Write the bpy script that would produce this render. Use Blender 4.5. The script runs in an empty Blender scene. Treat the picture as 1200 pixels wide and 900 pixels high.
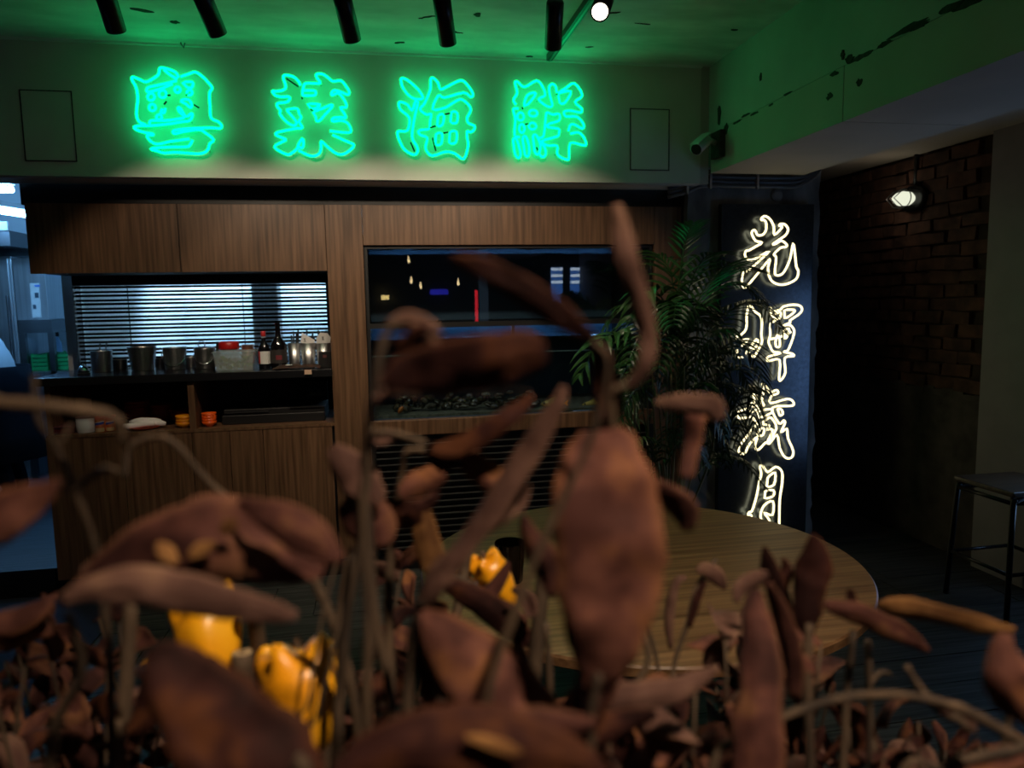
import bpy, math, random
from mathutils import Vector, Matrix, noise
import numpy as np
rnd = random.Random(7)
PI = math.pi
C = bpy.context.scene.collection
sc = bpy.context.scene

# ------------------------------------------------------------------ camera
FPX, CX, CY, EYE = 860.0, 600.0, 450.0, 1.48
def _n(v): return v / np.linalg.norm(v)
_Yc = _n(np.array([441 - CX, 357 - CY, FPX]))
_Xc = np.array([5385 - CX, 268 - CY, FPX]); _Xc = _n(_Xc - _Yc * _Xc.dot(_Yc))
_Zc = np.cross(_Xc, _Yc); _Zc = -_Zc if _Zc[1] > 0 else _Zc
RW = np.stack([_Xc, _Yc, _Zc])                      # world <- camera (x right, y down, z forward)
cd = bpy.data.cameras.new('camera'); cam = bpy.data.objects.new('camera', cd); C.objects.link(cam)
cd.sensor_width = 36; cd.lens = FPX / 1200 * 36; cd.clip_start = 0.02; cd.clip_end = 60
M = Matrix([list(RW[0]), list(RW[1]), list(RW[2])]) @ Matrix(((1, 0, 0), (0, -1, 0), (0, 0, -1)))
cam.matrix_world = Matrix.Translation((0, 0, EYE)) @ M.to_4x4()
cd.dof.use_dof = True; cd.dof.focus_distance = 2.3; cd.dof.aperture_fstop = 3.9
sc.camera = cam
def at(u, v, Y=None, z=None, x=None, d=None):
    """point of the place seen at (u, v) of the photograph, on a given plane or at a given distance"""
    w = RW @ np.array([u - CX, v - CY, FPX])
    t = Y / w[1] if Y is not None else (z - EYE) / w[2] if z is not None else x / w[0] if x is not None else d / FPX
    return Vector((w[0] * t, w[1] * t, EYE + w[2] * t))

# ------------------------------------------------------------------ world, view, lights
sc.view_settings.view_transform = 'Standard'; sc.view_settings.look = 'None'
sc.view_settings.exposure = 0.0; sc.view_settings.gamma = 1.0
sc.cycles.use_denoising = True
sc.cycles.max_bounces = 6; sc.cycles.transparent_max_bounces = 12; sc.cycles.sample_clamp_indirect = 3.0
wd = bpy.data.worlds.new('night'); sc.world = wd; wd.use_nodes = True
wd.node_tree.nodes['Background'].inputs[0].default_value = (0.5, 0.6, 0.8, 1); wd.node_tree.nodes['Background'].inputs[1].default_value = 0.003
HEAD_W, LEAF_W, LAMP6_W, TABLE_W = 18.0, 76.0, 22.0, 24.0             # the wall-washing heads, the head above the planter, the head facing us, the head added over the table
GREEN, GREEN_E = (0.0, 1.0, 0.26), 3.5
CREAM, CREAM_E = (1.0, 0.86, 0.47), 2.4
TUBE_E, TUBE_E2 = 85.0, 620.0                                       # kitchen fluorescent tubes; the second for tubes added behind the blind
WINDOW_E = 3.2
CEIL, FLOORK = 2.71, 0.15

# ------------------------------------------------------------------ helpers
class MB:
    def __init__(s): s.v = []; s.f = []; s.uv = None
    def add(s, vs, fs):
        b = len(s.v); s.v += [tuple(p) for p in vs]; s.f += [tuple(i + b for i in f) for f in fs]; return s
    def box(s, x0, x1, y0, y1, z0, z1):
        return s.add([(x0,y0,z0),(x1,y0,z0),(x1,y1,z0),(x0,y1,z0),(x0,y0,z1),(x1,y0,z1),(x1,y1,z1),(x0,y1,z1)],
                     [(3,2,1,0),(4,5,6,7),(0,1,5,4),(1,2,6,5),(2,3,7,6),(3,0,4,7)])
    def obox(s, c, ax, ay, az):
        c = Vector(c); ax, ay, az = Vector(ax), Vector(ay), Vector(az)
        P = [c + ax*i + ay*j + az*k for k in (-1,1) for i, j in ((-1,-1),(1,-1),(1,1),(-1,1))]
        return s.add(P, [(3,2,1,0),(4,5,6,7),(0,1,5,4),(1,2,6,5),(2,3,7,6),(3,0,4,7)])
    def tube(s, pts, r, n=8, closed=False, cap=True):
        pts = [Vector(p) for p in pts]; m = len(pts)
        rr = r if isinstance(r, (list, tuple)) else [r] * m
        rings = []; prev = None
        for i, p in enumerate(pts):
            if closed: t = pts[(i+1) % m] - pts[i-1]
            else: t = pts[min(i+1, m-1)] - pts[max(i-1, 0)]
            if t.length < 1e-9: t = Vector((0,0,1))
            t.normalize()
            if prev is None:
                a = Vector((0,0,1)) if abs(t.z) < .9 else Vector((1,0,0))
                u = t.cross(a).normalized()
            else:
                u = prev - t * prev.dot(t)
                u = u.normalized() if u.length > 1e-6 else t.orthogonal().normalized()
            prev = u; w = t.cross(u)
            rings.append([p + (u*math.cos(2*PI*k/n) + w*math.sin(2*PI*k/n)) * rr[i] for k in range(n)])
        fs = []; L = m if closed else m - 1
        for i in range(L):
            a, b = i*n, ((i+1) % m)*n
            fs += [(a+k, a+(k+1) % n, b+(k+1) % n, b+k) for k in range(n)]
        if cap and not closed: fs += [tuple(range(n))[::-1], tuple((m-1)*n + k for k in range(n))]
        return s.add([p for q in rings for p in q], fs)
    def lathe(s, prof, c=(0,0,0), n=24, rot=None, cap=True):
        c = Vector(c); vs = []; m = len(prof)
        for r, z in prof:
            for k in range(n):
                p = Vector((r*math.cos(2*PI*k/n), r*math.sin(2*PI*k/n), z))
                vs.append(c + (rot @ p if rot else p))
        fs = [(i*n+k, i*n+(k+1) % n, (i+1)*n+(k+1) % n, (i+1)*n+k) for i in range(m-1) for k in range(n)]
        if cap: fs += [tuple(range(n))[::-1], tuple((m-1)*n+k for k in range(n))]
        return s.add(vs, fs)
    def build(s, name, mat, parent=None, smooth=False, bevel=0, origin=None):
        o0 = Vector(origin) if origin is not None else (Vector(parent['_o']) if parent is not None else Vector((0,0,0)))
        me = bpy.data.meshes.new(name)
        me.from_pydata([tuple(Vector(p) - o0) for p in s.v], [], s.f)
        if smooth: me.polygons.foreach_set('use_smooth', [True]*len(me.polygons))
        if s.uv:
            l = me.uv_layers.new(name='UVMap')
            for lp in me.loops: l.data[lp.index].uv = s.uv[lp.vertex_index]
        if mat: me.materials.append(mat)
        me.update()
        o = bpy.data.objects.new(name, me); C.objects.link(o)
        o['_o'] = list(o0)
        if parent is not None:
            o.parent = parent
            o.location = o0 - Vector(parent['_o'])
        else: o.location = o0
        if bevel:
            b = o.modifiers.new('bevel', 'BEVEL'); b.width = bevel; b.segments = 2; b.limit_method = 'ANGLE'
        return o
def box(*a): return MB().box(*a)
def tag(o, label, cat, group=None):
    o['label'] = label; o['category'] = cat
    if group: o['group'] = group
    return o
def thing(name, label, cat, loc=(0,0,0), group=None):
    o = bpy.data.objects.new(name, None); C.objects.link(o); o.location = loc; o['_o'] = list(loc)
    o.empty_display_size = .05
    return tag(o, label, cat, group)
def struct(o): o['kind'] = 'structure'; return o
def stuff(o): o['kind'] = 'stuff'; return o
def cr(pts, n):
    """smooth curve through points (tuples of any length), n samples per span"""
    P = [np.array(p, float) for p in pts]; P = [2*P[0]-P[1]] + P + [2*P[-1]-P[-2]]; out = []
    for i in range(1, len(P)-2):
        for k in range(n):
            t = k/n; a, b, c, d = P[i-1:i+3]
            out.append(.5*((2*b)+(c-a)*t+(2*a-5*b+4*c-d)*t*t+(3*b-a-3*c+d)*t**3))
    out.append(P[-2]); return out

# ------------------------------------------------------------------ materials
def mat(name, col, rough=.6, metal=0, spec=.5, var=0, scale=8, stretch=(1,1,1), bump=0, col2=None, emit=None, es=0, detail=6, lo=.35, hi=.65):
    m = bpy.data.materials.new(name); m.use_nodes = True; nt = m.node_tree; b = nt.nodes['Principled BSDF']
    b.inputs['Base Color'].default_value = (*col, 1); b.inputs['Roughness'].default_value = rough
    b.inputs['Metallic'].default_value = metal; b.inputs['Specular IOR Level'].default_value = spec
    if emit: b.inputs['Emission Color'].default_value = (*emit, 1); b.inputs['Emission Strength'].default_value = es
    if var or bump or col2:
        tc = nt.nodes.new('ShaderNodeTexCoord'); mp = nt.nodes.new('ShaderNodeMapping'); mp.inputs['Scale'].default_value = stretch
        nz = nt.nodes.new('ShaderNodeTexNoise'); nz.inputs['Scale'].default_value = scale; nz.inputs['Detail'].default_value = detail
        oi = nt.nodes.new('ShaderNodeObjectInfo'); ad = nt.nodes.new('ShaderNodeVectorMath'); ml = nt.nodes.new('ShaderNodeMath'); ml.operation = 'MULTIPLY'; ml.inputs[1].default_value = 37.
        nt.links.new(oi.outputs['Random'], ml.inputs[0]); nt.links.new(tc.outputs['Object'], ad.inputs[0]); nt.links.new(ml.outputs[0], ad.inputs[1])
        nt.links.new(ad.outputs[0], mp.inputs[0]); nt.links.new(mp.outputs[0], nz.inputs['Vector'])
        r = nt.nodes.new('ShaderNodeValToRGB'); r.color_ramp.elements[0].position = lo; r.color_ramp.elements[1].position = hi
        c2 = col2 or tuple(min(1, c*(1+var)) for c in col); c1 = col if col2 else tuple(c*(1-var) for c in col)
        r.color_ramp.elements[0].color = (*c1, 1); r.color_ramp.elements[1].color = (*c2, 1)
        nt.links.new(nz.outputs['Fac'], r.inputs[0]); nt.links.new(r.outputs[0], b.inputs['Base Color'])
        if bump:
            bp = nt.nodes.new('ShaderNodeBump'); bp.inputs['Strength'].default_value = bump; bp.inputs['Distance'].default_value = .01
            nt.links.new(nz.outputs['Fac'], bp.inputs['Height']); nt.links.new(bp.outputs[0], b.inputs['Normal'])
    return m
def emis(name, col, s):
    m = bpy.data.materials.new(name); m.use_nodes = True; nt = m.node_tree; nt.nodes.clear()
    e = nt.nodes.new('ShaderNodeEmission'); o = nt.nodes.new('ShaderNodeOutputMaterial')
    e.inputs[0].default_value = (*col, 1); e.inputs[1].default_value = s; nt.links.new(e.outputs[0], o.inputs[0]); return m
def glassy(name, tint=(1,1,1), refl=.08, rough=0.0):
    m = bpy.data.materials.new(name); m.use_nodes = True; nt = m.node_tree; nt.nodes.clear()
    t = nt.nodes.new('ShaderNodeBsdfTransparent'); g = nt.nodes.new('ShaderNodeBsdfGlossy'); x = nt.nodes.new('ShaderNodeMixShader'); o = nt.nodes.new('ShaderNodeOutputMaterial')
    lw = nt.nodes.new('ShaderNodeLayerWeight'); lw.inputs[0].default_value = .5; mr = nt.nodes.new('ShaderNodeMapRange')
    mr.inputs[3].default_value = refl; mr.inputs[4].default_value = .9; pw = nt.nodes.new('ShaderNodeMath'); pw.operation = 'POWER'; pw.inputs[1].default_value = 4
    nt.links.new(lw.outputs['Facing'], pw.inputs[0]); nt.links.new(pw.outputs[0], mr.inputs[0])
    t.inputs[0].default_value = (*tint, 1); g.inputs['Roughness'].default_value = rough
    nt.links.new(mr.outputs[0], x.inputs[0]); nt.links.new(t.outputs[0], x.inputs[1]); nt.links.new(g.outputs[0], x.inputs[2]); nt.links.new(x.outputs[0], o.inputs[0]); return m
WV = (26, 26, 1.1); WH = (1.1, 26, 26)
m_wood = mat('walnut', (.075,.036,.017), .45, col2=(.20,.105,.055), scale=2.2, stretch=WV, bump=.05, lo=.3, hi=.72)
m_woodh = mat('walnut_top', (.125,.060,.027), .42, col2=(.31,.172,.082), scale=2.0, stretch=(1.0,30,30), bump=.05, lo=.3, hi=.72)
m_black = mat('black_paint', (.006,.006,.007), .5)
m_blackgloss = mat('black_stone', (.012,.012,.014), .16)
m_blackmetal = mat('black_metal', (.010,.010,.011), .35, metal=.3)
m_plaster = mat('fascia_paint', (.60,.575,.53), .8, var=.08, scale=3)
m_ceil = mat('ceiling_plaster', (.72,.72,.70), .85, var=.14, scale=5, bump=.35, stretch=(.7,1.6,1))
m_beam = mat('beam_paint', (.44,.42,.39), .8, var=.12, scale=2.5, bump=.12)
m_panel = mat('beam_board', (.42,.38,.33), .75, var=.06, scale=3)
m_concrete = mat('raw_concrete', (.10,.10,.095), .85, col2=(.30,.30,.285), scale=4, bump=.5, stretch=(1.6,1.6,.7))
m_brick = mat('old_brick', (.035,.017,.011), .9, col2=(.10,.045,.029), scale=9, bump=.8)
m_mortar = mat('mortar', (.035,.022,.016), .95, var=.3, scale=12, bump=.6)
m_dado = mat('dark_dado', (.03,.026,.022), .8, col2=(.075,.065,.055), scale=7, bump=.6)
m_white = mat('white_plaster', (.24,.23,.24), .8, var=.05)
m_dark = mat('dark_wall', (.03,.03,.032), .85)
m_plank = mat('grey_floorboard', (.016,.018,.018), .62, spec=.25, col2=(.055,.058,.056), scale=2.2, stretch=(1.2,30,30), bump=.1)
m_sub = mat('subfloor', (.05,.05,.05), .8)
m_carpet = mat('navy_carpet', (.006,.008,.02), .95, col2=(.022,.028,.06), scale=220, bump=.8)
m_mat = mat('blue_rubber', (.009,.013,.020), .6, col2=(.022,.030,.042), scale=14, stretch=(.4,5,1), bump=.6)
m_steel = mat('brushed_steel', (.68,.68,.69), .36, metal=1, var=.12, scale=3, stretch=(25,25,.6))
m_steel_dk = mat('dull_steel', (.20,.20,.21), .35, metal=1)
m_chrome = mat('chrome', (.75,.75,.76), .08, metal=1)
m_kwall = mat('kitchen_tile', (.74,.79,.82), .35)
m_kdark = mat('kitchen_dado', (.06,.09,.12), .4)
m_green = emis('green_neon', GREEN, GREEN_E)
m_cream = emis('cream_neon', CREAM, CREAM_E)
m_tubew = emis('fluorescent', (.20,.53,1.0), TUBE_E); m_tubew2 = emis('fluorescent_strong', (.46,.76,1.0), TUBE_E2)
m_signboard = mat('sign_board', (.075,.088,.11), .27, metal=.9, var=.2, scale=60)
m_conduit = mat('grey_conduit', (.10,.105,.115), .35)
m_offwhite = mat('cctv_white', (.55,.56,.56), .4)
m_glass = glassy('tank_glass', (.86,.92,.95), .06)
m_clear = glassy('clear_plastic', (.85,.90,.90), .10, .15)
_nt = m_clear.node_tree; _o = [n for n in _nt.nodes if n.type == 'OUTPUT_MATERIAL'][0]; _x = _nt.nodes.new('ShaderNodeMixShader'); _d = _nt.nodes.new('ShaderNodeBsdfDiffuse'); _d.inputs[0].default_value = (.75,.80,.80,1); _x.inputs[0].default_value = .20
_nt.links.new(_o.inputs[0].links[0].from_socket, _x.inputs[1]); _nt.links.new(_d.outputs[0], _x.inputs[2]); _nt.links.new(_x.outputs[0], _o.inputs[0])
m_smoke = glassy('smoked_glass', (.10,.09,.075), .05, .05)
m_frost = glassy('lamp_glass', (.95,.95,.9), .06)
m_water = mat('tank_water', (.02,.06,.10), .06, spec=.8)
m_yellow = mat('fruit_yellow', (.93,.37,.008), .33, col2=(1.0,.50,.015), scale=14)
m_stick = mat('dry_twig', (.028,.017,.011), .8, col2=(.11,.070,.042), scale=40, stretch=(1,1,.3), bump=.5)
m_stickend = mat('cut_wood', (.42,.31,.18), .8, var=.25, scale=160)
m_palm = mat('palm_green', (.007,.026,.005), .34, col2=(.024,.075,.014), scale=9)
m_cane = mat('palm_cane', (.10,.11,.04), .5, col2=(.32,.26,.13), scale=12, stretch=(1,1,.4))
m_red = mat('red_plastic', (.55,.015,.012), .35)
m_label_w = mat('paper_white', (.75,.74,.72), .7)
m_cloth = mat('towel', (.88,.86,.84), .9, bump=.3, scale=60)
m_terr = mat('brown_ceramic', (.42,.06,.022), .3)
m_ybowl = mat('yellow_ceramic', (.80,.30,.01), .25)
m_obowl = mat('orange_ceramic', (.80,.11,.01), .25)
m_brcloth = mat('brown_cloth', (.05,.022,.015), .85, var=.3, scale=40)
m_bottle = mat('bottle_black', (.006,.005,.006), .08)
m_cratem = mat('green_crate', (.01,.26,.07), .45)
m_shirt = mat('chef_shirt', (.70,.74,.78), .85, var=.06, scale=12, bump=.2)
m_apron = mat('navy_apron', (.006,.008,.012), .95, spec=.1)
m_herb = mat('herbs', (.05,.12,.02), .6, col2=(.20,.27,.06), scale=60)
m_silver = mat('louver_edge', (.045,.045,.045), .5)
m_stain = mat('damp_stain', (.035,.03,.025), .9, var=.4, scale=40)
m_pot = mat('black_pot', (.012,.012,.012), .45)
def leafmat(name, dark, mid, hot, hp=.66):
    m = mat(name, dark, .72, col2=mid, scale=34, lo=.40, hi=.56, spec=.14, detail=4); nt = m.node_tree; b = nt.nodes['Principled BSDF']; N, K = nt.nodes.new, nt.links.new
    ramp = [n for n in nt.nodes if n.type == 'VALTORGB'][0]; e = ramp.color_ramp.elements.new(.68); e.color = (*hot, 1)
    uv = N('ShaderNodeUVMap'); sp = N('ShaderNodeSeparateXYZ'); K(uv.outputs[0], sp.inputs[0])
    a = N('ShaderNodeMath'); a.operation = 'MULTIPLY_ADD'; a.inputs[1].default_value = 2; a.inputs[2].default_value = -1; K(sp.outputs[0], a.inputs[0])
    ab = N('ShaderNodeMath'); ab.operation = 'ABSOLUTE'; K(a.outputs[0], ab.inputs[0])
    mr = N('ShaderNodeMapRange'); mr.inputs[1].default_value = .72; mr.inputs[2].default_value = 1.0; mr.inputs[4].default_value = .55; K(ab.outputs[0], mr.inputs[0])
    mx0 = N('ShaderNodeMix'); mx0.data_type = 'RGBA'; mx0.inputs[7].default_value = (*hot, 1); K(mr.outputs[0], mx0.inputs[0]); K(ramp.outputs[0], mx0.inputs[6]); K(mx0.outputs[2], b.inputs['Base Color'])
    nz = N('ShaderNodeTexNoise'); nz.inputs['Scale'].default_value = 5; mp = N('ShaderNodeMapping'); mp.inputs['Scale'].default_value = (9, .8, 1); K(uv.outputs[0], mp.inputs[0]); K(mp.outputs[0], nz.inputs['Vector'])
    bp = N('ShaderNodeBump'); bp.inputs['Strength'].default_value = .35; bp.inputs['Distance'].default_value = .002
    K(nz.outputs['Fac'], bp.inputs['Height']); K(bp.outputs[0], b.inputs['Normal'])
    tr = N('ShaderNodeBsdfTranslucent'); mx = N('ShaderNodeMixShader'); mx.inputs[0].default_value = .10
    K(ramp.outputs[0], tr.inputs[0]); out = [n for n in nt.nodes if n.type == 'OUTPUT_MATERIAL'][0]
    K(b.outputs[0], mx.inputs[1]); K(tr.outputs[0], mx.inputs[2]); K(mx.outputs[0], out.inputs[0]); return m
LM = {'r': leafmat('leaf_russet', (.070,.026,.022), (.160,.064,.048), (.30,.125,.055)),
      'd': leafmat('leaf_dark', (.018,.006,.006), (.045,.015,.013), (.10,.035,.016)),  # dark tone, also holds the shade on leaves turned from the light
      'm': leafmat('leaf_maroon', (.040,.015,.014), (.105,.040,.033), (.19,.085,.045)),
      'p': leafmat('leaf_lit_pink', (.090,.045,.037), (.16,.085,.068), (.23,.13,.09)),  # pinkish brown of leaf tops in the light, put into the colour
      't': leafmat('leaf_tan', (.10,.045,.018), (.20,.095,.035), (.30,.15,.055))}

# ------------------------------------------------------------------ room shell
struct(box(-4.2, 5.2, -3.2, 8, -.06, -.012).build('floor', m_sub))
floor = bpy.data.objects['floor']
v = 0
for r in range(26):
    y0 = -1.0 + .196*r
    if y0 > 4.02: break
    xo = -2.2 - rnd.random()*.9
    for k in range(7):
        x0 = xo + 1.2*k
        if x0 > 3.2 or x0 + 1.2 < -1.6: continue
        a, b = max(x0, -2.3), min(x0 + 1.196, 3.19)
        if b - a < .05: continue
        box(a, b, y0, y0 + .192, -.012, rnd.uniform(-.0015, 0)).build('floorboard', m_plank, floor, bevel=.0015, origin=((a+b)/2, y0+.096, 0))
struct(box(-4.2, 1.80, -3.2, 4.05, CEIL, CEIL + .08).build('ceiling', m_ceil))
struct(box(2.345, 5.2, -3.2, 6.4, 2.31, 2.39).build('ceiling_right', m_panel))
fas = struct(box(-4.2, 1.75, 3.82, 3.84, 2.10, CEIL).build('wall_fascia', m_plaster))
box(-4.2, 1.75, 3.84, 4.02, 2.095, 2.115).build('underside', m_plaster, fas)
struct(box(1.75, 1.801, 3.825, 3.92, 2.10, CEIL).build('trim_7', m_beam))
struct(box(-4.2, 1.75, 3.805, 3.835, 2.700, CEIL).build('trim_1', m_ceil))
def ring_panel(x0, x1, z0, z1):
    mb = MB(); t = .004
    for b in ((x0, x1, z0, z0+t), (x0, x1, z1-t, z1), (x0, x0+t, z0+t, z1-t), (x1-t, x1, z0+t, z1-t)): mb.box(b[0], b[1], 3.8165, 3.822, b[2], b[3])
    return mb
for lab, x0, x1 in (('flush square access hatch at the left end of the fascia', -1.565, -1.345), ('flush square access hatch on the fascia right of the last green character', 1.352, 1.572)):
    h = thing('access_hatch', lab, 'hatch', ((x0+x1)/2, 3.818, 2.32), 'access hatches on the fascia')
    box(x0+.005, x1-.005, 3.8175, 3.822, 2.171, 2.479).build('hatch_door', m_plaster, h); ring_panel(x0, x1, 2.166, 2.484).build('hatch_gap', m_black, h)
# the concrete beam on the right with boarding along its foot
beam = struct(box(1.80, 2.345, -3.2, 3.90, 2.36, CEIL + .05).build('beam', m_beam))
box(1.797, 2.347, -3.2, 2.645, 2.15, 2.357).build('boarding', m_panel, beam); box(1.797, 2.347, 2.650, 3.79, 2.15, 2.357).build('boarding', m_panel, beam)
box(1.80, 2.345, 3.79, 3.90, 2.19, 2.36).build('beam_end', m_concrete, beam); box(1.806, 2.34, -3.2, 3.8, 2.356, 2.361).build('joint', m_stain, beam)
def blot(cy, cz, ry, rz, seed, n=14):
    mb = MB(); q = random.Random(seed); P = [(1.7955, cy, cz)] + [(1.7955, cy + ry*math.cos(2*PI*k/n)*q.uniform(.55,1.15), cz + rz*math.sin(2*PI*k/n)*q.uniform(.55,1.15)) for k in range(n)]
    return mb.add(P + [(1.8005, p[1], p[2]) for p in P[1:]], [(0, 1+(k+1) % n, 1+k) for k in range(n)] + [(1+k, 1+(k+1) % n, 1+n+(k+1) % n, 1+n+k) for k in range(n)])
for cy, cz, ry, rz, s in ((2.553,2.268,.022,.017,1), (2.736,2.268,.022,.017,2), (2.55,2.358,.07,.012,3), (2.42,2.362,.05,.010,4), (2.25,2.36,.05,.009,5), (2.02,2.356,.09,.016,6), (3.33,2.348,.05,.008,7), (3.18,2.350,.03,.006,8), (3.62,2.345,.03,.03,9), (3.5,2.35,.05,.006,10), (2.71,2.345,.03,.012,11), (3.28,2.5,.012,.02,12), (3.70,2.44,.02,.06,13), (2.62,2.372,.03,.018,14), (2.30,2.372,.10,.012,15), (2.12,2.37,.06,.014,16), (1.90,2.372,.07,.012,17), (3.05,2.362,.04,.006,18), (3.41,2.362,.05,.007,19), (2.66,2.40,.012,.02,20)):
    blot(cy, cz, ry, rz, s).build('stain', m_stain, beam)
# scars in the ceiling plaster
ceil = bpy.data.objects['ceiling']
for s, (u, v_, a, b) in enumerate(((165,12,.05,.012), (500,20,.05,.006), (530,36,.05,.006), (468,50,.03,.012), (720,15,.05,.005), (620,66,.02,.01), (205,26,.02,.02), (560,18,.02,.03), (690,55,.02,.006), (860,35,.02,.008), (755,28,.04,.004))):
    p = at(u, v_, z=CEIL - .001); q = random.Random(s); n = 10; ang = q.uniform(-.5, .5)
    P = [(p.x + a*math.cos(t)*q.uniform(.4,1.2)*math.cos(ang) - b*math.sin(t)*math.sin(ang), p.y + a*math.cos(t)*math.sin(ang) + b*math.sin(t)*q.uniform(.4,1.3)) for t in [2*PI*k/n for k in range(n)]]
    MB().add([(x, y, CEIL-.003) for x, y in P] + [(x, y, CEIL+.002) for x, y in P], [tuple(range(n))] + [(k, k+n, (k+1) % n + n, (k+1) % n) for k in range(n)]).build('crack', m_stain, ceil)
# walls
struct(box(-4.3, -4.2, -3.2, 8, 0, 3).build('wall_left', m_dark)); wb = struct(box(-4.2, 5.2, -3.3, -3.2, 0, 2.8).build('wall_rear', m_dark))
struct(box(3.15, 3.3, -3.2, 2.62, 0, 2.36).build('wall_right', m_white)); wr = bpy.data.objects['wall_right']
for b in ((3.15,3.3,2.62,2.92,0,.35), (3.15,3.3,2.62,2.92,1.55,2.36), (3.15,3.3,2.92,3.375,0,2.36)): box(*b).build('plaster_pier', m_white, wr)
win = struct(box(3.17, 3.18, 2.62, 2.92, .35, 1.55).build('window_1', emis('street_glow', (.30,.55,1.0), WINDOW_E)))
for b in ((3.155,3.22,2.62,2.635,.35,1.55), (3.155,3.22,2.905,2.92,.35,1.55), (3.155,3.22,2.635,2.905,.35,.365), (3.155,3.22,2.635,2.905,1.535,1.55)): box(*b).build('window_frame', m_black, win)
bw = struct(box(3.212, 3.32, 3.375, 6.4, 0, 2.36).build('wall_brick', m_mortar))
box(3.19, 3.212, 3.376, 6.4, 0, .90).build('dado', m_dado, bw)
mbd = MB()
for k in range(40):
    y = 3.38 + k*.075; mbd.box(3.192 - rnd.random()*.004, 3.212, y, y + .078, .895, .925 + rnd.random()*.03)
mbd.build('dado_edge', m_dado, bw)
bmesh_variants = []
for k in range(10):
    q = random.Random(k); mb = MB(); j = lambda s: q.uniform(-s, s)
    x0 = -.012; P = []
    for z in (-.0325, .0325):
        for y in (-.104, 0, .104): P.append((x0 + j(.005), y + j(.006), z + j(.005)))
    P += [(.02, p[1]*1.0, p[2]) for p in P]
    mb.add(P, [(0,3,4,1), (1,4,5,2), (6,7,10,9), (7,8,11,10), (0,1,7,6), (1,2,8,7), (3,9,10,4), (4,10,11,5), (0,6,9,3), (2,5,11,8)])
    o = mb.build('brick', m_brick, bw); bmesh_variants.append(o.data); bpy.data.objects.remove(o)
for r in range(18):
    z = .975 + r*.0755
    if z > 2.29: break
    for c in range(15):
        y = 3.49 + c*.221 + (.11 if r % 2 else 0)
        if y > 6.3: continue
        o = bpy.data.objects.new('brick', rnd.choice(bmesh_variants)); C.objects.link(o); o.parent = bw
        o.location = (3.204 + rnd.uniform(-.007, .007), y + rnd.uniform(-.008,.008), z + rnd.uniform(-.004,.004)); o.rotation_euler = (rnd.uniform(-.035,.035), 0, rnd.uniform(-.04,.04)); o.scale = (1, rnd.uniform(.93,1.05), rnd.uniform(.92,1.08)); o['_o'] = [0,0,0]
struct(box(1.75, 5.2, 6.4, 6.5, 0, 2.5).build('wall_back', m_dark))
struct(box(1.72, 1.75, 4.0, 6.4, 0, CEIL).build('wall_partition', m_dark))
# column behind the sign
cx0, cx1, cy0 = 1.735, 2.548, 3.945
n = 60; L = []; R_ = []
for k in range(n + 1):
    z = 2.31*k/n; L.append((cx0 + .006*noise.noise((z*9, 1, 0)), z)); R_.append((cx1 + .022*noise.noise((z*7, 5, 0)) + .012*noise.noise((z*24, 9, 0)), z))
mb = MB(); V = []
for k in range(n + 1): V += [(L[k][0], cy0, L[k][1]), (R_[k][0], cy0, R_[k][1]), (R_[k][0] - .01, cy0 + .35, R_[k][1]), (L[k][0], cy0 + .35, L[k][1])]
F = [(3,2,1,0), tuple(4*n + k for k in range(4))]
for k in range(n):
    a, b = 4*k, 4*k + 4; F += [(a+i, a+(i+1) % 4, b+(i+1) % 4, b+i) for i in range(4)]
struct(mb.add(V, F).build('column', m_concrete))

# ------------------------------------------------------------------ wood wall: cabinets, tank surround
WY = 4.0
def px(u, Y=WY, v=400): return at(u, v, Y=Y).x
uc = thing('wall_cabinet', 'long walnut wall cabinet hanging above the pass hatch', 'cabinet', (-.95, 4.2, 1.66))
box(-1.655, -.245, 4.012, 4.40, 1.665, 2.0).build('body', m_black, uc)
for a, b in ((33, 211), (211, 383)): box(px(a, v=300)+.002, px(b, v=300)-.002, WY, 4.012, 1.660, 2.0).build('door', m_wood, uc, bevel=.002)
struct(box(-1.70, 1.75, 4.06, 4.12, 2.0, 2.115).build('trim_shade_strip', m_black))  # black strip built in place of the shadow under the fascia
sw = struct(box(-.2449, -.058, WY, 4.42, .10, 2.0).build('wall_wood', m_wood))
box(-.056, 1.56, WY, 4.05, 1.792, 2.0).build('panel', m_wood, sw, bevel=.002); box(1.562, 1.72, WY, 4.05, .1, 2.0).build('panel', m_wood, sw, bevel=.002)
box(-.056, 1.56, WY - .004, 4.05, .765, .850).build('sill', m_wood, sw, bevel=.003)
grp = thing('vent_grille', 'black louvred vent grille under the fish tank sill', 'grille', (.75, 4.02, .1))
box(-.056, 1.56, 4.035, 4.06, .10, .762).build('back_panel', m_black, grp)
for b in ((-.056,-.03), (1.53,1.56)): box(b[0], b[1], 4.0, 4.035, .10, .762).build('side_rail', m_black, grp)
for k in range(17):
    z = .13 + k*.0362
    box(-.03, 1.53, 4.004, 4.030, z, z+.0035).build('slat', m_silver, grp)
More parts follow.
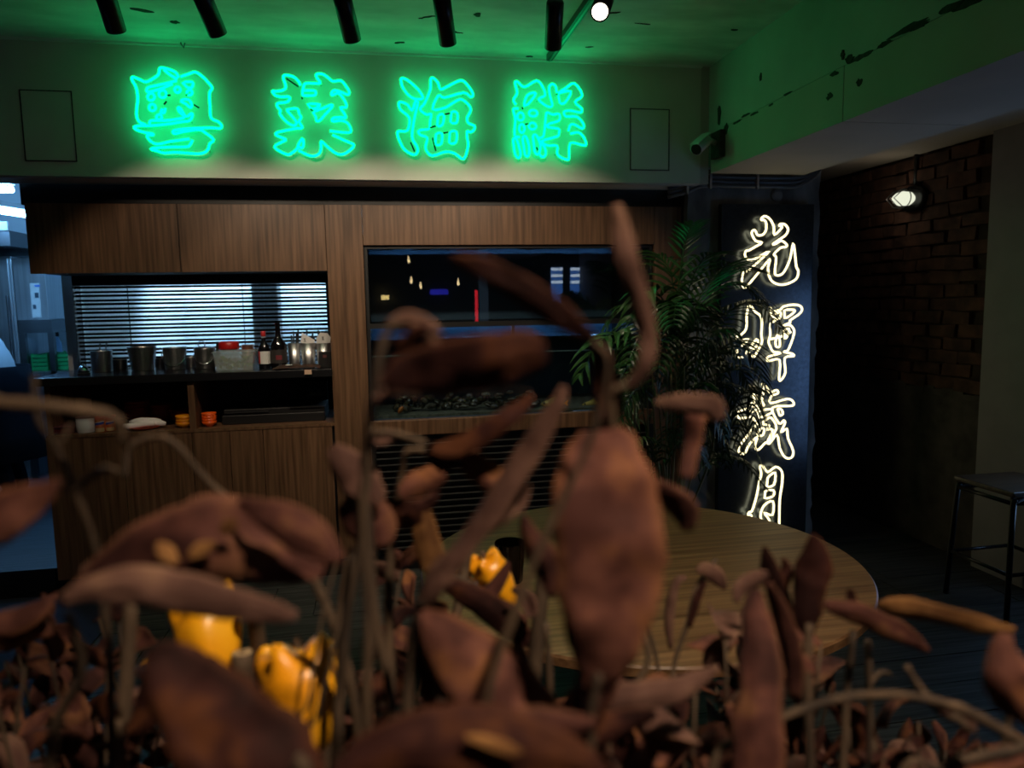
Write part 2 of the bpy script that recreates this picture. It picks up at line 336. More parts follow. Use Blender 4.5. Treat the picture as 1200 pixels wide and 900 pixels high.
# serving counter
ct = thing('serving_counter', 'walnut serving counter with open shelf and black stone top', 'counter', (-.95, 4.25, .0))
box(-1.655, -.245, 4.02, 4.60, .10, .835).build('body', m_black, ct)
edges = [57, 147, 228, 272, 311, 392]
for a, b in zip(edges, edges[1:]): box(px(a, v=560)+.0015, min(px(b, v=560)-.0015, -.246), WY, 4.02, .10, .838).build('door', m_wood, ct, bevel=.0015)
box(-1.655, -.245, WY - .003, 4.60, .838, .853).build('shelf', m_wood, ct)
box(px(223, v=470)-.010, px(223, v=470)+.022, WY, 4.55, .853, 1.105).build('divider', m_wood, ct); box(-1.655, -1.63, WY+.02, 4.55, .853, 1.105).build('side_panel', m_wood, ct)
box(-1.655, -.245, 4.55, 4.60, .853, 1.105).build('shelf_back', m_black, ct)
box(-1.685, -.243, WY - .02, 4.66, 1.105, 1.147).build('worktop', m_blackgloss, ct, bevel=.003)
struct(box(-1.66, -.056, 4.03, 4.06, 0, .10).build('trim_3', m_black)); struct(box(-.05, 1.75, 4.03, 4.06, 0, .10).build('trim_4', m_black))
# hatch frame and louvred blind
BY = 4.52
wl, wrx = at(91, 380, Y=BY).x, at(384, 380, Y=BY).x
struct(box(-1.66, wl, BY - .03, BY + .08, 1.147, 1.70).build('wall_jamb', m_black)); hz = at(240, 333, Y=BY).z
struct(box(-1.66, -.245, BY - .02, BY + .08, hz, 2.7).build('wall_hatch', m_black)); struct(box(wrx, -.245, BY - .02, BY + .08, 1.147, hz).build('trim_5', m_black))
bl = thing('louvre_blind', 'black slatted blind in the lit hatch behind the pots', 'blind', (-.95, BY, 1.147))
zz = hz - .004; k = 0
while zz > 1.16:
    hgt = .0135 if k % 2 == 0 else .0125; gap = .0135 if k % 2 == 0 else .0075
    MB().add([(wl,BY,zz-hgt),(wrx,BY,zz-hgt),(wrx,BY+.010,zz-hgt+.002),(wl,BY+.010,zz-hgt+.002),(wl,BY,zz),(wrx,BY,zz),(wrx,BY+.010,zz),(wl,BY+.010,zz)], [(3,2,1,0),(4,5,6,7),(0,1,5,4),(1,2,6,5),(2,3,7,6),(3,0,4,7)]).build('slat', m_blackgloss, bl)
    zz -= hgt + gap; k += 1
for u in (150, 285): x = at(u, 380, Y=BY).x; box(x-.002, x+.002, BY+.031, BY+.034, 1.15, hz).build('cord', m_black, bl)

# ------------------------------------------------------------------ kitchen behind
struct(box(-4.2, 1.72, 7.2, 7.3, 1.0, 2.9).build('wall_kitchen', m_kwall)); struct(box(-4.2, 1.72, 7.19, 7.3, 0, 1.0).build('wall_kitchen_dado', m_kdark))
struct(box(-1.80, -1.74, 4.72, 7.19, 0, 2.66).build('wall_light_baffle', m_kwall))  # added wall, keeps the strong tubes' light out of the left opening
struct(box(-4.2, 1.72, 4.60, 7.3, 2.66, 2.72).build('ceiling_kitchen', m_kwall))
kf = struct(box(-4.2, 1.72, 4.07, 7.2, 0, FLOORK - .01).build('floor_kitchen', m_dark))
struct(box(-4.2, -1.662, 4.07, 7.2, FLOORK - .01, FLOORK).build('floor_mat', m_mat))
struct(box(-4.2, -1.665, 4.055, 4.07, 0, FLOORK).build('trim_6', m_black))
struct(box(-4.2, -1.66, 4.02, 4.60, 2.62, 2.70).build('ceiling_passage', m_dark))
crp = thing('carpet_mat', 'navy carpet mat on the floor at the kitchen step', 'mat', (-2.2, 3.5, 0)); box(-3.2, -1.30, 2.6, 4.05, .0, .008).build('pile', m_carpet, crp)
def ktube(lab, a, b, r=.016, m_tubew=m_tubew):
    a, b = Vector(a), Vector(b); t = thing('ceiling_tube_light', lab, 'lamp', (a+b)/2, 'kitchen tube lights'); up = Vector((0,0,.05))
    MB().tube([a, b], r, 10).build('tube', m_tubew, t, True); d = (b-a).normalized(); s = d.cross(Vector((0,0,1)))
    if m_tubew is m_tubew2: MB().obox((a+b)/2 + Vector((0,-.06,-.01)), d*(b-a).length/2, Vector((0,.004,0)), Vector((0,0,.08))).build('light_shield', m_offwhite, t)  # added plate, stops the tube's direct light towards the blind
    MB().obox((a+b)/2 + up, d*(b-a).length/2, s*.04, Vector((0,0,.02))).build('housing', m_offwhite, t)
ktube('bright white tube light nearest the top of the kitchen opening', at(-60, 223, Y=5.0), at(15, 222, Y=5.0), .018)
ktube('bright white tube light slanting below the first one in the opening', at(-120, 229, Y=5.3), at(32, 252, Y=6.2), .02)
ktube('added white tube light, unseen in the kitchen behind the left half of the blind', (-1.6, 6.6, 2.5), (-.7, 6.6, 2.5), .016, m_tubew2)  # tubes added to brighten the wall seen through the blind
ktube('added white tube light, unseen in the kitchen behind the right half of the blind', (-.5, 6.6, 2.5), (.4, 6.6, 2.5), .016, m_tubew2)
FY = 6.3
def kx(u, v=380, Y=FY): return at(u, v, Y=Y).x
fr = thing('steel_fridge', 'tall stainless fridge at the left edge of the kitchen opening', 'fridge', (kx(0), FY+.3, FLOORK))
box(kx(-60), kx(20), FY, FY+.65, FLOORK, at(10, 300, Y=FY).z).build('body', m_steel, fr, bevel=.006); fdr = box(kx(-60), kx(18), FY-.03, FY-.002, .35, at(10, 303, Y=FY).z).build('door', m_steel, fr, bevel=.006)
MB().tube([(kx(15), FY-.05, 1.1), (kx(15), FY-.05, 1.6)], .01).build('handle', m_steel_dk, fdr)
hd = thing('extractor_hood', 'grey steel hood hanging over the kitchen fridges', 'hood', (kx(10), 6.0, 2.0)); box(-4.1, kx(32, 300)+.02, 6.0, 7.15, at(10, 288, Y=6).z, at(10, 270, Y=6).z).build('canopy', m_steel_dk, hd); box(-4.1, kx(32, 300)+.02, 5.98, 6.0, at(10, 270, Y=6).z, at(10, 260, Y=6).z).build('rim', m_offwhite, hd)
st = thing('steel_rack', 'stainless dishwasher rack with a white notice on it', 'rack', (kx(45), FY+.2, FLOORK))
x0, x1 = kx(21), kx(58)
zt, zm, zb = at(40, 302, Y=FY).z, at(40, 375, Y=FY).z, at(40, 436, Y=FY).z
box(x0, x1, FY, FY+.5, zm, zt).build('cabinet', m_steel, st, bevel=.004); box(x0, x1+.02, FY-.01, FY+.5, zm-.10, zm).build('rail', m_steel_dk, st)
for x in (x0+.022, x1): box(x-.02, x+.02, FY, FY+.04, FLOORK, zm-.10).build('leg', m_steel_dk, st)
box(x0, kx(90), FY, FY+.5, zb-.03, zb).build('shelf', m_steel, st)
a, b = at(35, 332, Y=FY), at(49, 372, Y=FY); ntc = box(a.x, b.x, FY-.006, FY-.001, b.z, a.z).build('notice', m_label_w, st)
for v0, v1, u0, u1 in ((334,336,41,47), (343,349,41,46), (357,362,39,43)):
    a, b = at(u0, v0, Y=FY), at(u1, v1, Y=FY); box(a.x, b.x, FY-.008, FY-.006, b.z, a.z).build('print', m_kdark if v0 > 340 else mat('print_blue', (.05,.2,.7), .6), ntc)
for lab, u0, u1 in (('green plastic crate on the rack shelf beside the fridge', 33, 54), ('green plastic crate at the right end of the rack shelf', 61, 84)):
    a, b = at(u0, 416, Y=FY), at(u1, 434, Y=FY); cr_ = thing('plastic_crate', lab, 'crate', ((a.x+b.x)/2, FY+.2, zb), 'green crates in the kitchen')
    x0_, x1_ = a.x, b.x
    box(x0_, x1_, FY+.05, FY+.4, zb+.001, zb+.012).build('base', m_cratem, cr_)
    for q in ((x0_, x1_, FY+.04, FY+.055), (x0_, x1_, FY+.395, FY+.41), (x0_, x0_+.012, FY+.055, FY+.395), (x1_-.012, x1_, FY+.055, FY+.395)):
        for z in range(4): box(q[0], q[1], q[2], q[3], zb+.012+z*.032, zb+.012+z*.032+.024).build('side_slat', m_cratem, cr_)
    for q in ((x0_, FY+.045), (x1_-.014, FY+.045), (x0_, FY+.39), (x1_-.014, FY+.39)): box(q[0], q[0]+.014, q[1], q[1]+.014, zb+.012, zb+.14).build('post', m_cratem, cr_)
sb = at(52, 410, Y=FY); bo = thing('detergent_bottle', 'pale blue plastic bottle on the kitchen rack behind the crate', 'bottle', (kx(37, 395), FY+.3, zb)); c = (kx(37,395), FY+.45, zb)
MB().lathe([(.03,0),(.035,.02),(.035,.20),(.018,.24),(.018,.26)], c).build('body', mat('pale_blue', (.3,.5,.75), .4), bo, True); MB().lathe([(.02,.26),(.02,.30)], c, 12).build('cap', m_black, bo)
# steel shelving seen through the blind
for lab, x in (('dark steel cupboard behind the blind at its middle', -.98), ('dark steel cupboard behind the right end of the blind', -.30)):
    q = thing('steel_cupboard', lab, 'cupboard', (x, 7.0, FLOORK)); box(x-.11, x+.11, 6.9, 7.15, FLOORK, 1.85).build('body', m_steel_dk, q); box(x-.105, x-.004, 6.88, 6.9, FLOORK+.05, 1.83).build('door', m_steel_dk, q); box(x+.004, x+.105, 6.88, 6.9, FLOORK+.05, 1.83).build('door', m_steel_dk, q)

# the cook bending over at the left edge of the opening
def skin(name, verts, edges, radii, m, parent, sub=2):
    o0 = Vector(parent['_o']); me = bpy.data.meshes.new(name); me.from_pydata([Vector(p) - o0 for p in verts], edges, []); me.materials.append(m)
    o = bpy.data.objects.new(name, me); C.objects.link(o); o.parent = parent; o['_o'] = list(o0)
    md = o.modifiers.new('skin', 'SKIN'); md.use_smooth_shade = True
    sv = me.skin_vertices[0] if me.skin_vertices else None
    if sv is None:
        bpy.context.view_layer.objects.active = o
        sv = me.skin_vertices[0]
    for i, r in enumerate(radii):
        sv.data[i].radius = (r, r) if not isinstance(r, tuple) else r; sv.data[i].use_root = (i == 0)
    s = o.modifiers.new('sub', 'SUBSURF'); s.levels = sub; s.render_levels = sub; return o
pb = at(8, 432, Y=5.5); pz = pb.z; bx_ = pb.x - .05
per = thing('person', 'cook in a white top and dark apron bending over at the left', 'person', (bx_, 5.5, FLOORK))
def body_mat():
    m = bpy.data.materials.new('cook_body'); m.use_nodes = True; nt = m.node_tree; b = nt.nodes['Principled BSDF']; b.inputs['Roughness'].default_value = .9; b.inputs['Specular IOR Level'].default_value = .1
    tc = nt.nodes.new('ShaderNodeTexCoord'); sp = nt.nodes.new('ShaderNodeSeparateXYZ'); nt.links.new(tc.outputs['Object'], sp.inputs[0])
    lt = nt.nodes.new('ShaderNodeMath'); lt.operation = 'GREATER_THAN'; lt.inputs[1].default_value = pz - FLOORK - .02; nt.links.new(sp.outputs['Z'], lt.inputs[0])
    ax = nt.nodes.new('ShaderNodeMath'); ax.operation = 'LESS_THAN'; ax.inputs[1].default_value = -.50; nt.links.new(sp.outputs['X'], ax.inputs[0])
    m1 = nt.nodes.new('ShaderNodeMix'); m1.data_type = 'RGBA'; m1.inputs[6].default_value = (.010,.011,.015,1); m1.inputs[7].default_value = (.70,.74,.78,1); nt.links.new(lt.outputs[0], m1.inputs[0])
    m2 = nt.nodes.new('ShaderNodeMix'); m2.data_type = 'RGBA'; m2.inputs[7].default_value = (.45,.27,.19,1); nt.links.new(ax.outputs[0], m2.inputs[0]); nt.links.new(m1.outputs[2], m2.inputs[6])
    nt.links.new(m2.outputs[2], b.inputs['Base Color']); return m
W = lambda dx, dy, z: (bx_ + dx, 5.5 + dy, z)
V = [W(0,0,pz-.02), W(-.08,0,pz+.13), W(-.20,0,pz+.25), W(-.33,0,pz+.30), W(-.42,0,pz+.31), W(-.52,0,pz+.30), W(-.60,0,pz+.28), W(-.66,0,pz+.24),
     W(.0,.11,pz-.12), W(-.05,.11,.62), W(.04,.11,.24), W(-.12,.11,.19), W(.02,-.11,pz-.12), W(-.03,-.11,.62), W(.06,-.11,.24), W(-.10,-.11,.19),
     W(-.36,.18,pz+.26), W(-.42,.22,pz+.0), W(-.58,.20,pz-.12), W(-.64,.19,pz-.16), W(-.36,-.18,pz+.26), W(-.40,-.22,pz+.0), W(-.56,-.20,pz-.12), W(-.62,-.19,pz-.16)]
E_ = [(0,1),(1,2),(2,3),(3,4),(4,5),(5,6),(6,7),(0,8),(8,9),(9,10),(10,11),(0,12),(12,13),(13,14),(14,15),(3,16),(16,17),(17,18),(18,19),(3,20),(20,21),(21,22),(22,23)]
Rr = [.15,.15,.16,.14,.06,.085,.10,.06, .09,.065,.045,.04,.09,.065,.045,.04, .065,.05,.035,.03,.065,.05,.035,.03]
for base, sgn in ((19, 1), (23, -1)):
    p = V[base]
    for k in range(5):
        i = len(V); a = (p[0] - .03, p[1] + (k-2)*.018, p[2] - .015); V += [a, (a[0] - (.035, .05, .055, .05, .04)[k], a[1] + (k-2)*.004, a[2] - .02), (a[0] - (.06, .085, .095, .085, .065)[k], a[1] + (k-2)*.005, a[2] - .045)]
        E_ += [(base, i), (i, i+1), (i+1, i+2)]; Rr += [.011, .0095, .008]
skin('body', V, E_, Rr, body_mat(), per)
mb = MB(); n = 20; V2 = []
for r, z in ((.155, pz+.02), (.175, pz-.12), (.20, pz-.45), (.215, .48)):
    for k in range(n):
        a = 2*PI*k/n; rr = r*(1 + .05*math.sin(5*a + z*3)*(1 if z < pz - .1 else .2)); V2.append((bx_ + .02 + rr*1.0*math.cos(a), 5.5 + rr*1.15*math.sin(a), z))
mb.add(V2, [(i*n+k, i*n+(k+1) % n, (i+1)*n+(k+1) % n, (i+1)*n+k) for i in range(3) for k in range(n)]); ap = mb.build('apron', m_apron, per, True)
s_ = ap.modifiers.new('cloth', 'SOLIDIFY'); s_.thickness = .006
mb = MB().lathe([(.02,.10),(.07,.085),(.098,.03),(.10,-.02)], (bx_-.60, 5.5, pz+.30), 16); mb.build('hair', m_black, per, True)
for dy in (-.11, .11): MB().lathe([(.045,0),(.055,.03),(.05,.07),(.045,.09)], (bx_+.02, 5.5+dy, FLOORK), 12).build('shoe', m_black, per, True)

# ------------------------------------------------------------------ neon characters
def stroke(origin, k, pts, Y): return [at(origin[0] + a*k, origin[1] + b*k, Y=Y) for a, b in pts]
def circ(cx, cy, rx, ry=None, n=10): return [(cx + rx*math.cos(2*PI*i/n), cy + (ry or rx)*math.sin(2*PI*i/n)) for i in range(n)]
def neon(t, origin, k, strokes, Y, r, m, name='neon_tube', sub=3):
    for s in strokes:
        closed = s[0] == 'c'; P = list(s[1])
        if closed: Q = cr(P[-2:] + P + P[:2], sub); Q = Q[2*sub:-(2*sub)][:len(P)*sub]
        else: Q = cr(P, sub)
        MB().tube(stroke(origin, k, Q, Y), r, 8, closed).build(name, m, t, True)
G = {}
G['yue'] = ((140,65), [
 ('o', [(460,160),(520,140),(570,125),(620,155),(665,200),(698,245),(678,285),(682,380),(690,470),(745,500),(770,530),(755,550),(700,545),(560,548),(470,555),(412,565),(402,580),(420,590),(480,575),(600,560),(650,585),(710,635),(680,665),(665,710),(620,738),(540,738),(420,730),(340,735),(285,720),(235,705),(290,695),(390,690),(500,688),(530,675),(552,635)]),
 ('o', [(528,628),(440,640),(370,650),(290,668),(240,650),(210,615),(215,600),(255,600),(245,588),(190,580),(130,560),(110,540),(150,530),(250,528),(380,515),(470,500),(530,490),(550,450),(540,436),(500,460),(460,398),(440,395),(450,425),(490,462),(440,478),(340,490),(240,490),(225,515)]),
 ('o', [(445,165),(420,125),(350,98),(305,95),(295,140),(260,170),(200,200),(150,180),(100,162),(95,185),(125,240),(138,320),(130,400),(130,460),(150,500),(195,520)]),
 ('o', [(335,108),(380,145),(435,178)]),
 ('o', [(432,190),(330,215),(225,238),(205,258),(215,275),(300,255),(400,215)]),
 ('c', circ(325,290,28)), ('c', circ(238,312,26)), ('c', circ(248,392,25)), ('c', circ(437,258,22)), ('c', circ(528,280,20)), ('c', circ(298,465,20)),
 ('c', [(475,205),(550,200),(545,240),(510,240)]), ('o', [(345,395),(338,430),(310,430),(325,400)]), ('c', [(460,345),(490,330),(530,340),(545,380),(530,392),(500,365)])])
G['cai'] = ((300,65), [
 ('o', [(335,225),(320,195),(280,160),(220,148),(205,170),(225,235),(200,262),(150,270),(122,268),(145,300),(190,312),(245,310),(254,328),(230,352),(165,360),(160,385),(185,415),(180,440),(230,500),(285,528),(305,505),(290,480),(235,415),(250,405),(310,400),(325,440),(340,465),(325,500),(350,545),(300,550),(200,570),(150,585),(160,605),(225,632),(200,650),(138,690),(230,745),(270,735),(310,700),(320,670),(350,625),(358,660),(350,695),(322,690)]),
 ('o', [(320,715),(380,745),(430,758),(475,740),(490,700),(490,645),(540,690),(600,735),(650,745),(700,720),(738,675),(690,650),(575,598)]),
 ('o', [(555,568),(640,578),(705,580),(715,560),(690,510),(640,490),(590,497),(572,490),(585,470),(640,465),(678,468),(660,430),(635,392),(680,390),(675,355),(640,300),(610,285),(575,300),(568,285),(590,262),(640,275),(690,295),(702,275),(680,235),(640,190),(580,195),(540,165),(500,140),(455,142),(460,170),(485,208),(430,210),(370,212),(355,250),(350,290),(365,302),(440,300),(450,282),(440,265),(362,264)]),
 ('c', [(388,365),(485,370),(440,400),(410,395)]), ('c', [(430,430),(500,400),(570,370),(570,392),(520,445),(480,490),(455,492),(450,460)])])
G['hai'] = ((440,65), [
 ('c', [(190,182),(212,172),(260,200),(320,255),(355,310),(345,328),(290,325),(240,290),(200,230)]),
 ('c', [(300,345),(275,415),(240,370),(190,350),(175,365),(190,410),(255,470),(240,565),(175,570),(165,590),(180,640),(220,710),(290,748),(318,720),(310,680),(275,610),(298,450),(320,350)]),
 ('c', [(415,182),(435,170),(470,205),(490,255),(540,235),(640,188),(690,220),(735,290),(715,312),(665,280),(520,318),(475,300),(430,405),(520,395),(580,360),(640,330),(690,360),(718,410),(690,470),(700,510),(745,530),(742,560),(715,578),(690,570),(690,620),(698,680),(665,780),(600,740),(530,725),(430,755),(385,720),(378,680),(390,620),(340,600),(322,575),(345,560),(405,552),(410,500),(420,440),(385,445),(335,405),(370,360),(415,250)]),
 ('c', [(470,458),(515,445),(505,520),(465,528)]), ('c', [(570,430),(615,432),(612,505),(565,500)]), ('c', [(455,595),(500,588),(495,665),(450,668)]), ('c', [(560,580),(610,575),(605,655),(555,655)])])
G['xian'] = ((575,65), [
 ('o', [(192,372),(172,335),(200,280),(182,205),(205,200),(255,238),(345,190),(390,235),(410,300),(360,330),(430,385),(465,375),(448,310),(440,240),(465,215),(490,235),(502,282),(560,250),(630,210),(690,300),(635,350),(685,400),(675,430),(600,415),(552,425),(570,460),(650,462),(700,520),(690,550),(630,520),(600,525),(585,570)]),
 ('o', [(600,590),(660,580),(700,615),(720,670),(690,675),(600,660),(590,770),(575,785),(525,765),(500,735),(500,680),(430,678),(385,645),(500,610),(515,580),(510,552),(430,540),(440,515),(515,490),(515,440),(470,445),(425,430),(415,460),(400,600),(368,622)]),
 ('o', [(210,400),(170,405),(185,480),(180,600),(220,615)]),
 ('c', [(250,382),(275,300),(335,280),(328,310),(280,368)]), ('c', [(507,292),(605,270),(560,355),(520,355)]),
 ('c', circ(225,460,25,30,8)), ('c', circ(320,435,32,24,8)), ('c', circ(235,550,20,32,8)), ('c', circ(315,532,28,25,8)),
 ('c', [(168,640),(190,625),(215,690),(225,750),(205,772),(180,730)]), ('c', [(240,630),(265,610),(290,690),(285,755),(258,745)]), ('c', [(318,612),(345,602),(375,680),(358,745),(330,720)]), ('o', [(370,645),(410,700),(412,750),(388,765),(362,738)])])
ELEC = {'yue': [((360,300),(385,300)), ((335,370),(355,345)), ((500,300),(518,290)), ((560,370),(600,395))], 'cai': [((230,175),(320,235)), ((345,315),(350,330)), ((410,400),(430,418))], 'hai': [((515,445),(565,435)), ((510,585),(550,578)), ((410,545),(455,530)), ((430,620),(455,720)), ((265,655),(295,725))], 'xian': [((258,520),(288,514)), ((500,285),(505,300)), ((345,690),(355,715)), ((236,390),(244,405))]}
LAB = {'yue': 'first green neon character at the left of the fascia', 'cai': 'second green neon character from the left on the fascia', 'hai': 'third green neon character, the one with water drops at its left', 'xian': 'last green neon character at the right, with fish tail strokes'}
for key in G:
    org, S = G[key]; c = at(org[0]+65, org[1]+70, Y=3.772); t = thing('neon_character', LAB[key], 'neon sign', c, 'green neon characters on the fascia')
    neon(t, org, 140/900, S, 3.772, .0068, m_green)
    for (a, b) in ELEC[key]: MB().tube(stroke(org, 140/900, [a, b], 3.772 - .003), .0042, 6).build('electrode', m_blackmetal, t, True)
    for j, s in enumerate(S[:3]):
        for i in range(2, len(s[1])-1, 7):
            p = at(org[0]+s[1][i][0]*140/900, org[1]+s[1][i][1]*140/900, Y=3.772); MB().tube([p, (p.x, 3.82, p.z)], .003, 6).build('standoff', m_clear, t)
# hook above the first character
hk = thing('wall_hook', 'small metal hook on the fascia top above the first character', 'hook', at(212, 50, Y=3.80)); p = at(212, 44, Y=3.80)
MB().tube([p, p + Vector((0,-.012,-.03)), p + Vector((.012,-.012,-.05)), p + Vector((.018,-.004,-.02)), p + Vector((.018,0,0))], .0035, 6).build('hook', m_steel_dk, hk)
# vertical sign
SY = 3.86
sb_ = thing('sign_board', 'tall black sign board on the concrete column', 'sign', (2.19, 3.92, 0)); bz = at(900, 239, Y=3.9).z
box(at(846, 239, Y=3.9).x, at(950, 400, Y=3.9).x, 3.90, 3.944, .06, bz).build('board', m_signboard, sb_, bevel=.003)
k8 = 100/818
S1 = [('c', [(345,145),(352,122),(385,110),(430,140),(465,210),(470,288),(545,215),(516,200),(530,185),(570,188),(602,235),(578,290),(510,338),(455,378),(480,375),(540,345),(590,385),(575,405),(530,412),(465,475),(487,505),(475,640),(485,672),(520,675),(565,640),(620,520),(650,370),(668,480),(680,590),(700,640),(680,710),(600,755),(520,765),(450,735),(420,680),(410,600),(428,520),(350,610),(260,720),(195,790),(165,775),(160,700),(175,650),(225,625),(290,570),(420,445),(300,510),(230,530),(190,490),(195,445),(230,435),(290,400),(352,362),(290,345),(255,280),(260,250),(285,245),(310,290),(360,285),(390,240),(390,170),(370,145)])]
S2 = [('c', [(550,160),(640,140),(715,150),(735,190),(700,235),(620,290),(622,312),(560,338),(620,335),(660,390),(640,480),(600,575),(560,590),(640,610),(655,632),(570,650),(575,790),(530,865),(515,840),(520,668),(415,680),(400,655),(420,635),(530,602),(460,590),(430,540),(415,490),(430,430),(435,320),(480,290),(440,240),(425,150),(450,205),(530,185)]),
 ('c', [(565,195),(660,190),(650,220),(570,270)]), ('c', [(480,500),(500,430),(520,470),(520,540),(485,540)]), ('c', [(560,395),(610,370),(600,430),(570,465)]), ('c', [(470,235),(530,212),(520,270),(475,270)]), ('o', [(430,470),(520,450),(630,400)]),
 ('c', [(225,140),(290,210),(330,240),(350,300),(345,430),(350,500),(300,600),(270,640),(235,600),(212,580),(170,640),(130,640),(110,570),(150,540),(220,470),(120,490),(105,450),(140,435),(200,370),(205,235)]), ('c', [(240,550),(300,470),(310,520),(260,570)])]
S3 = [('c', [(355,80),(385,80),(425,160),(490,140),(505,170),(440,200),(435,265),(590,225),(645,245),(655,280),(620,292),(450,310),(515,460),(560,430),(570,460),(535,545),(590,510),(600,600),(650,720),(640,780),(600,795),(560,770),(520,690),(495,570),(420,655),(390,640),(320,710),(290,700),(285,660),(305,590),(230,660),(190,740),(150,750),(125,715),(150,660),(240,540),(320,440),(275,430),(262,395),(150,410),(115,390),(130,350),(210,320),(250,350),(345,300),(370,280),(350,240),(365,150)]),
 ('c', [(265,150),(320,230),(330,290),(245,290),(240,270),(280,255)]), ('c', [(310,350),(430,322),(440,360),(320,405)]), ('o', [(350,460),(390,425),(440,405),(490,510),(400,640),(455,520),(400,520),(420,480),(355,465)]), ('c', [(308,560),(340,510),(372,515),(360,570),(320,578)]), ('c', [(500,320),(540,330),(550,370),(520,382)])]
S4 = [('o', [(430,960),(435,670),(440,450),(462,300),(460,185),(400,140),(325,190),(275,130),(250,140),(262,205),(245,280),(215,430),(175,560),(150,572),(135,600),(170,610),(120,760),(60,850)]), ('c', [(325,245),(395,195),(385,310),(315,325)]), ('c', [(300,375),(380,365),(375,420),(295,440)]), ('c', [(255,620),(290,510),(375,470),(370,600),(290,580),(340,650),(360,760),(300,750)])]
for org, S, lab in (((850,240), S1, 'cream neon character at the top of the black sign board'), ((850,340), S2, 'cream neon character half hidden behind palm leaves, second from the top'), ((850,440), S3, 'third cream neon character down, with the most strokes'), ((860,530), S4, 'lowest cream neon character, cut off by the table edge')):
    t = thing('neon_character', lab, 'neon sign', at(org[0]+45, org[1]+55, Y=SY), 'cream neon characters on the sign board'); neon(t, org, k8, S, SY, .0063, m_cream)
    for i in range(1, len(S[0][1]), 8):
        a, b = S[0][1][i]; p = at(org[0]+a*k8, org[1]+b*k8, Y=SY); MB().tube([p, (p.x, 3.899, p.z)], .003, 6).build('standoff', m_black, t)

# ------------------------------------------------------------------ lamps
def aim(o, d): o.rotation_euler = Vector(d).to_track_quat('-Z', 'Y').to_euler()
def head(lab, tip, d, L, r, watts, col=(1.0,.80,.58), size=62, blend=.5, grp='track spotlights on the ceiling', trk=CEIL):
    tip = Vector(tip); d = Vector(d).normalized(); top = tip - d*L
    t = thing('track_spotlight', lab, 'spotlight', (top.x, top.y, trk), grp)
    rot = d.to_track_quat('-Z', 'Y').to_matrix()
    MB().lathe([(r*.82,.006),(r,0),(r,L),(r*.9,L+.006)], tip, 20, rot).build('barrel', m_blackmetal, t, True)
    MB().lathe([(r*.80,0),(r*.80,.004)], tip + d*.0005, 20, rot).build('lens', emis('lamp_face', (1,.86,.66), 14), t)
    hub = top + d*.03
    MB().tube([hub + Vector((0,0,.02)), (hub.x, hub.y, trk - .03)], .008, 8).build('stem', m_blackmetal, t, True)
    box(hub.x-.016, hub.x+.016, hub.y-.05, hub.y+.05, trk-.045, trk).build('adapter', m_blackmetal, t)
    ld = bpy.data.lights.new('beam', 'SPOT'); ld.energy = watts; ld.color = col; ld.spot_size = math.radians(size); ld.spot_blend = blend; ld.shadow_soft_size = .025
    lo = bpy.data.objects.new('beam', ld); C.objects.link(lo); lo.location = tip + d*.012; aim(lo, d)
    return t
ord_ = ['first black track spotlight from the left, cut off by the frame top', 'second black track spotlight from the left, tilted to the right', 'third black track spotlight from the left, above the second character', 'fourth black track spotlight, over the water drop character', 'fifth black track spotlight, its barrel before the track rail']
for lab, (u0, v0, u1, v1) in zip(ord_, ((134,-16,136.5,36), (239,-8,255.5,40), (398,-6,413,47), (513,8,525,51), (641,10,648,56))):
    tip = at(u1, v1, Y=2.8); head(lab, tip, (.9*(u1-u0)/(v1-v0)*math.sin(.84), math.cos(.84), -math.sin(.84)), .16, .032, HEAD_W, size=78, blend=.35)
tip = at(703, 14, Y=2.5); head('lit track spotlight facing the room, its lens glowing', tip, Vector((-.9,-1.9,-1.5)), .15, .033, LAMP6_W, size=50)
tip = Vector((.35, -.25, 2.42)); head('black track spotlight above the dried branches', tip, Vector((.02,.30,-.75)), .15, .033, LEAF_W, (1.0,.76,.52), 70, .6)
tip = Vector((.95, 1.25, 2.42)); head('black track spotlight added above the round table', tip, Vector((-.10,.40,-1)), .15, .033, TABLE_W, (1.0,.76,.52), 62, .7)  # unseen head, added for warm light on the table
tr = thing('track_rail', 'black track rail on the ceiling running towards the fascia', 'rail', (.9, 3.0, CEIL)); box(.885, .915, 2.0, 3.74, CEIL-.03, CEIL).build('channel', m_blackmetal, tr); box(.895, .905, 2.0, 3.74, CEIL-.033, CEIL-.028).build('slot', m_steel_dk, tr)
tr = thing('track_rail', 'long black track rail carrying the row of five spotlights', 'rail', (0, 2.72, CEIL)); box(-1.6, .88, 2.685, 2.715, CEIL-.028, CEIL).build('channel', m_blackmetal, tr)
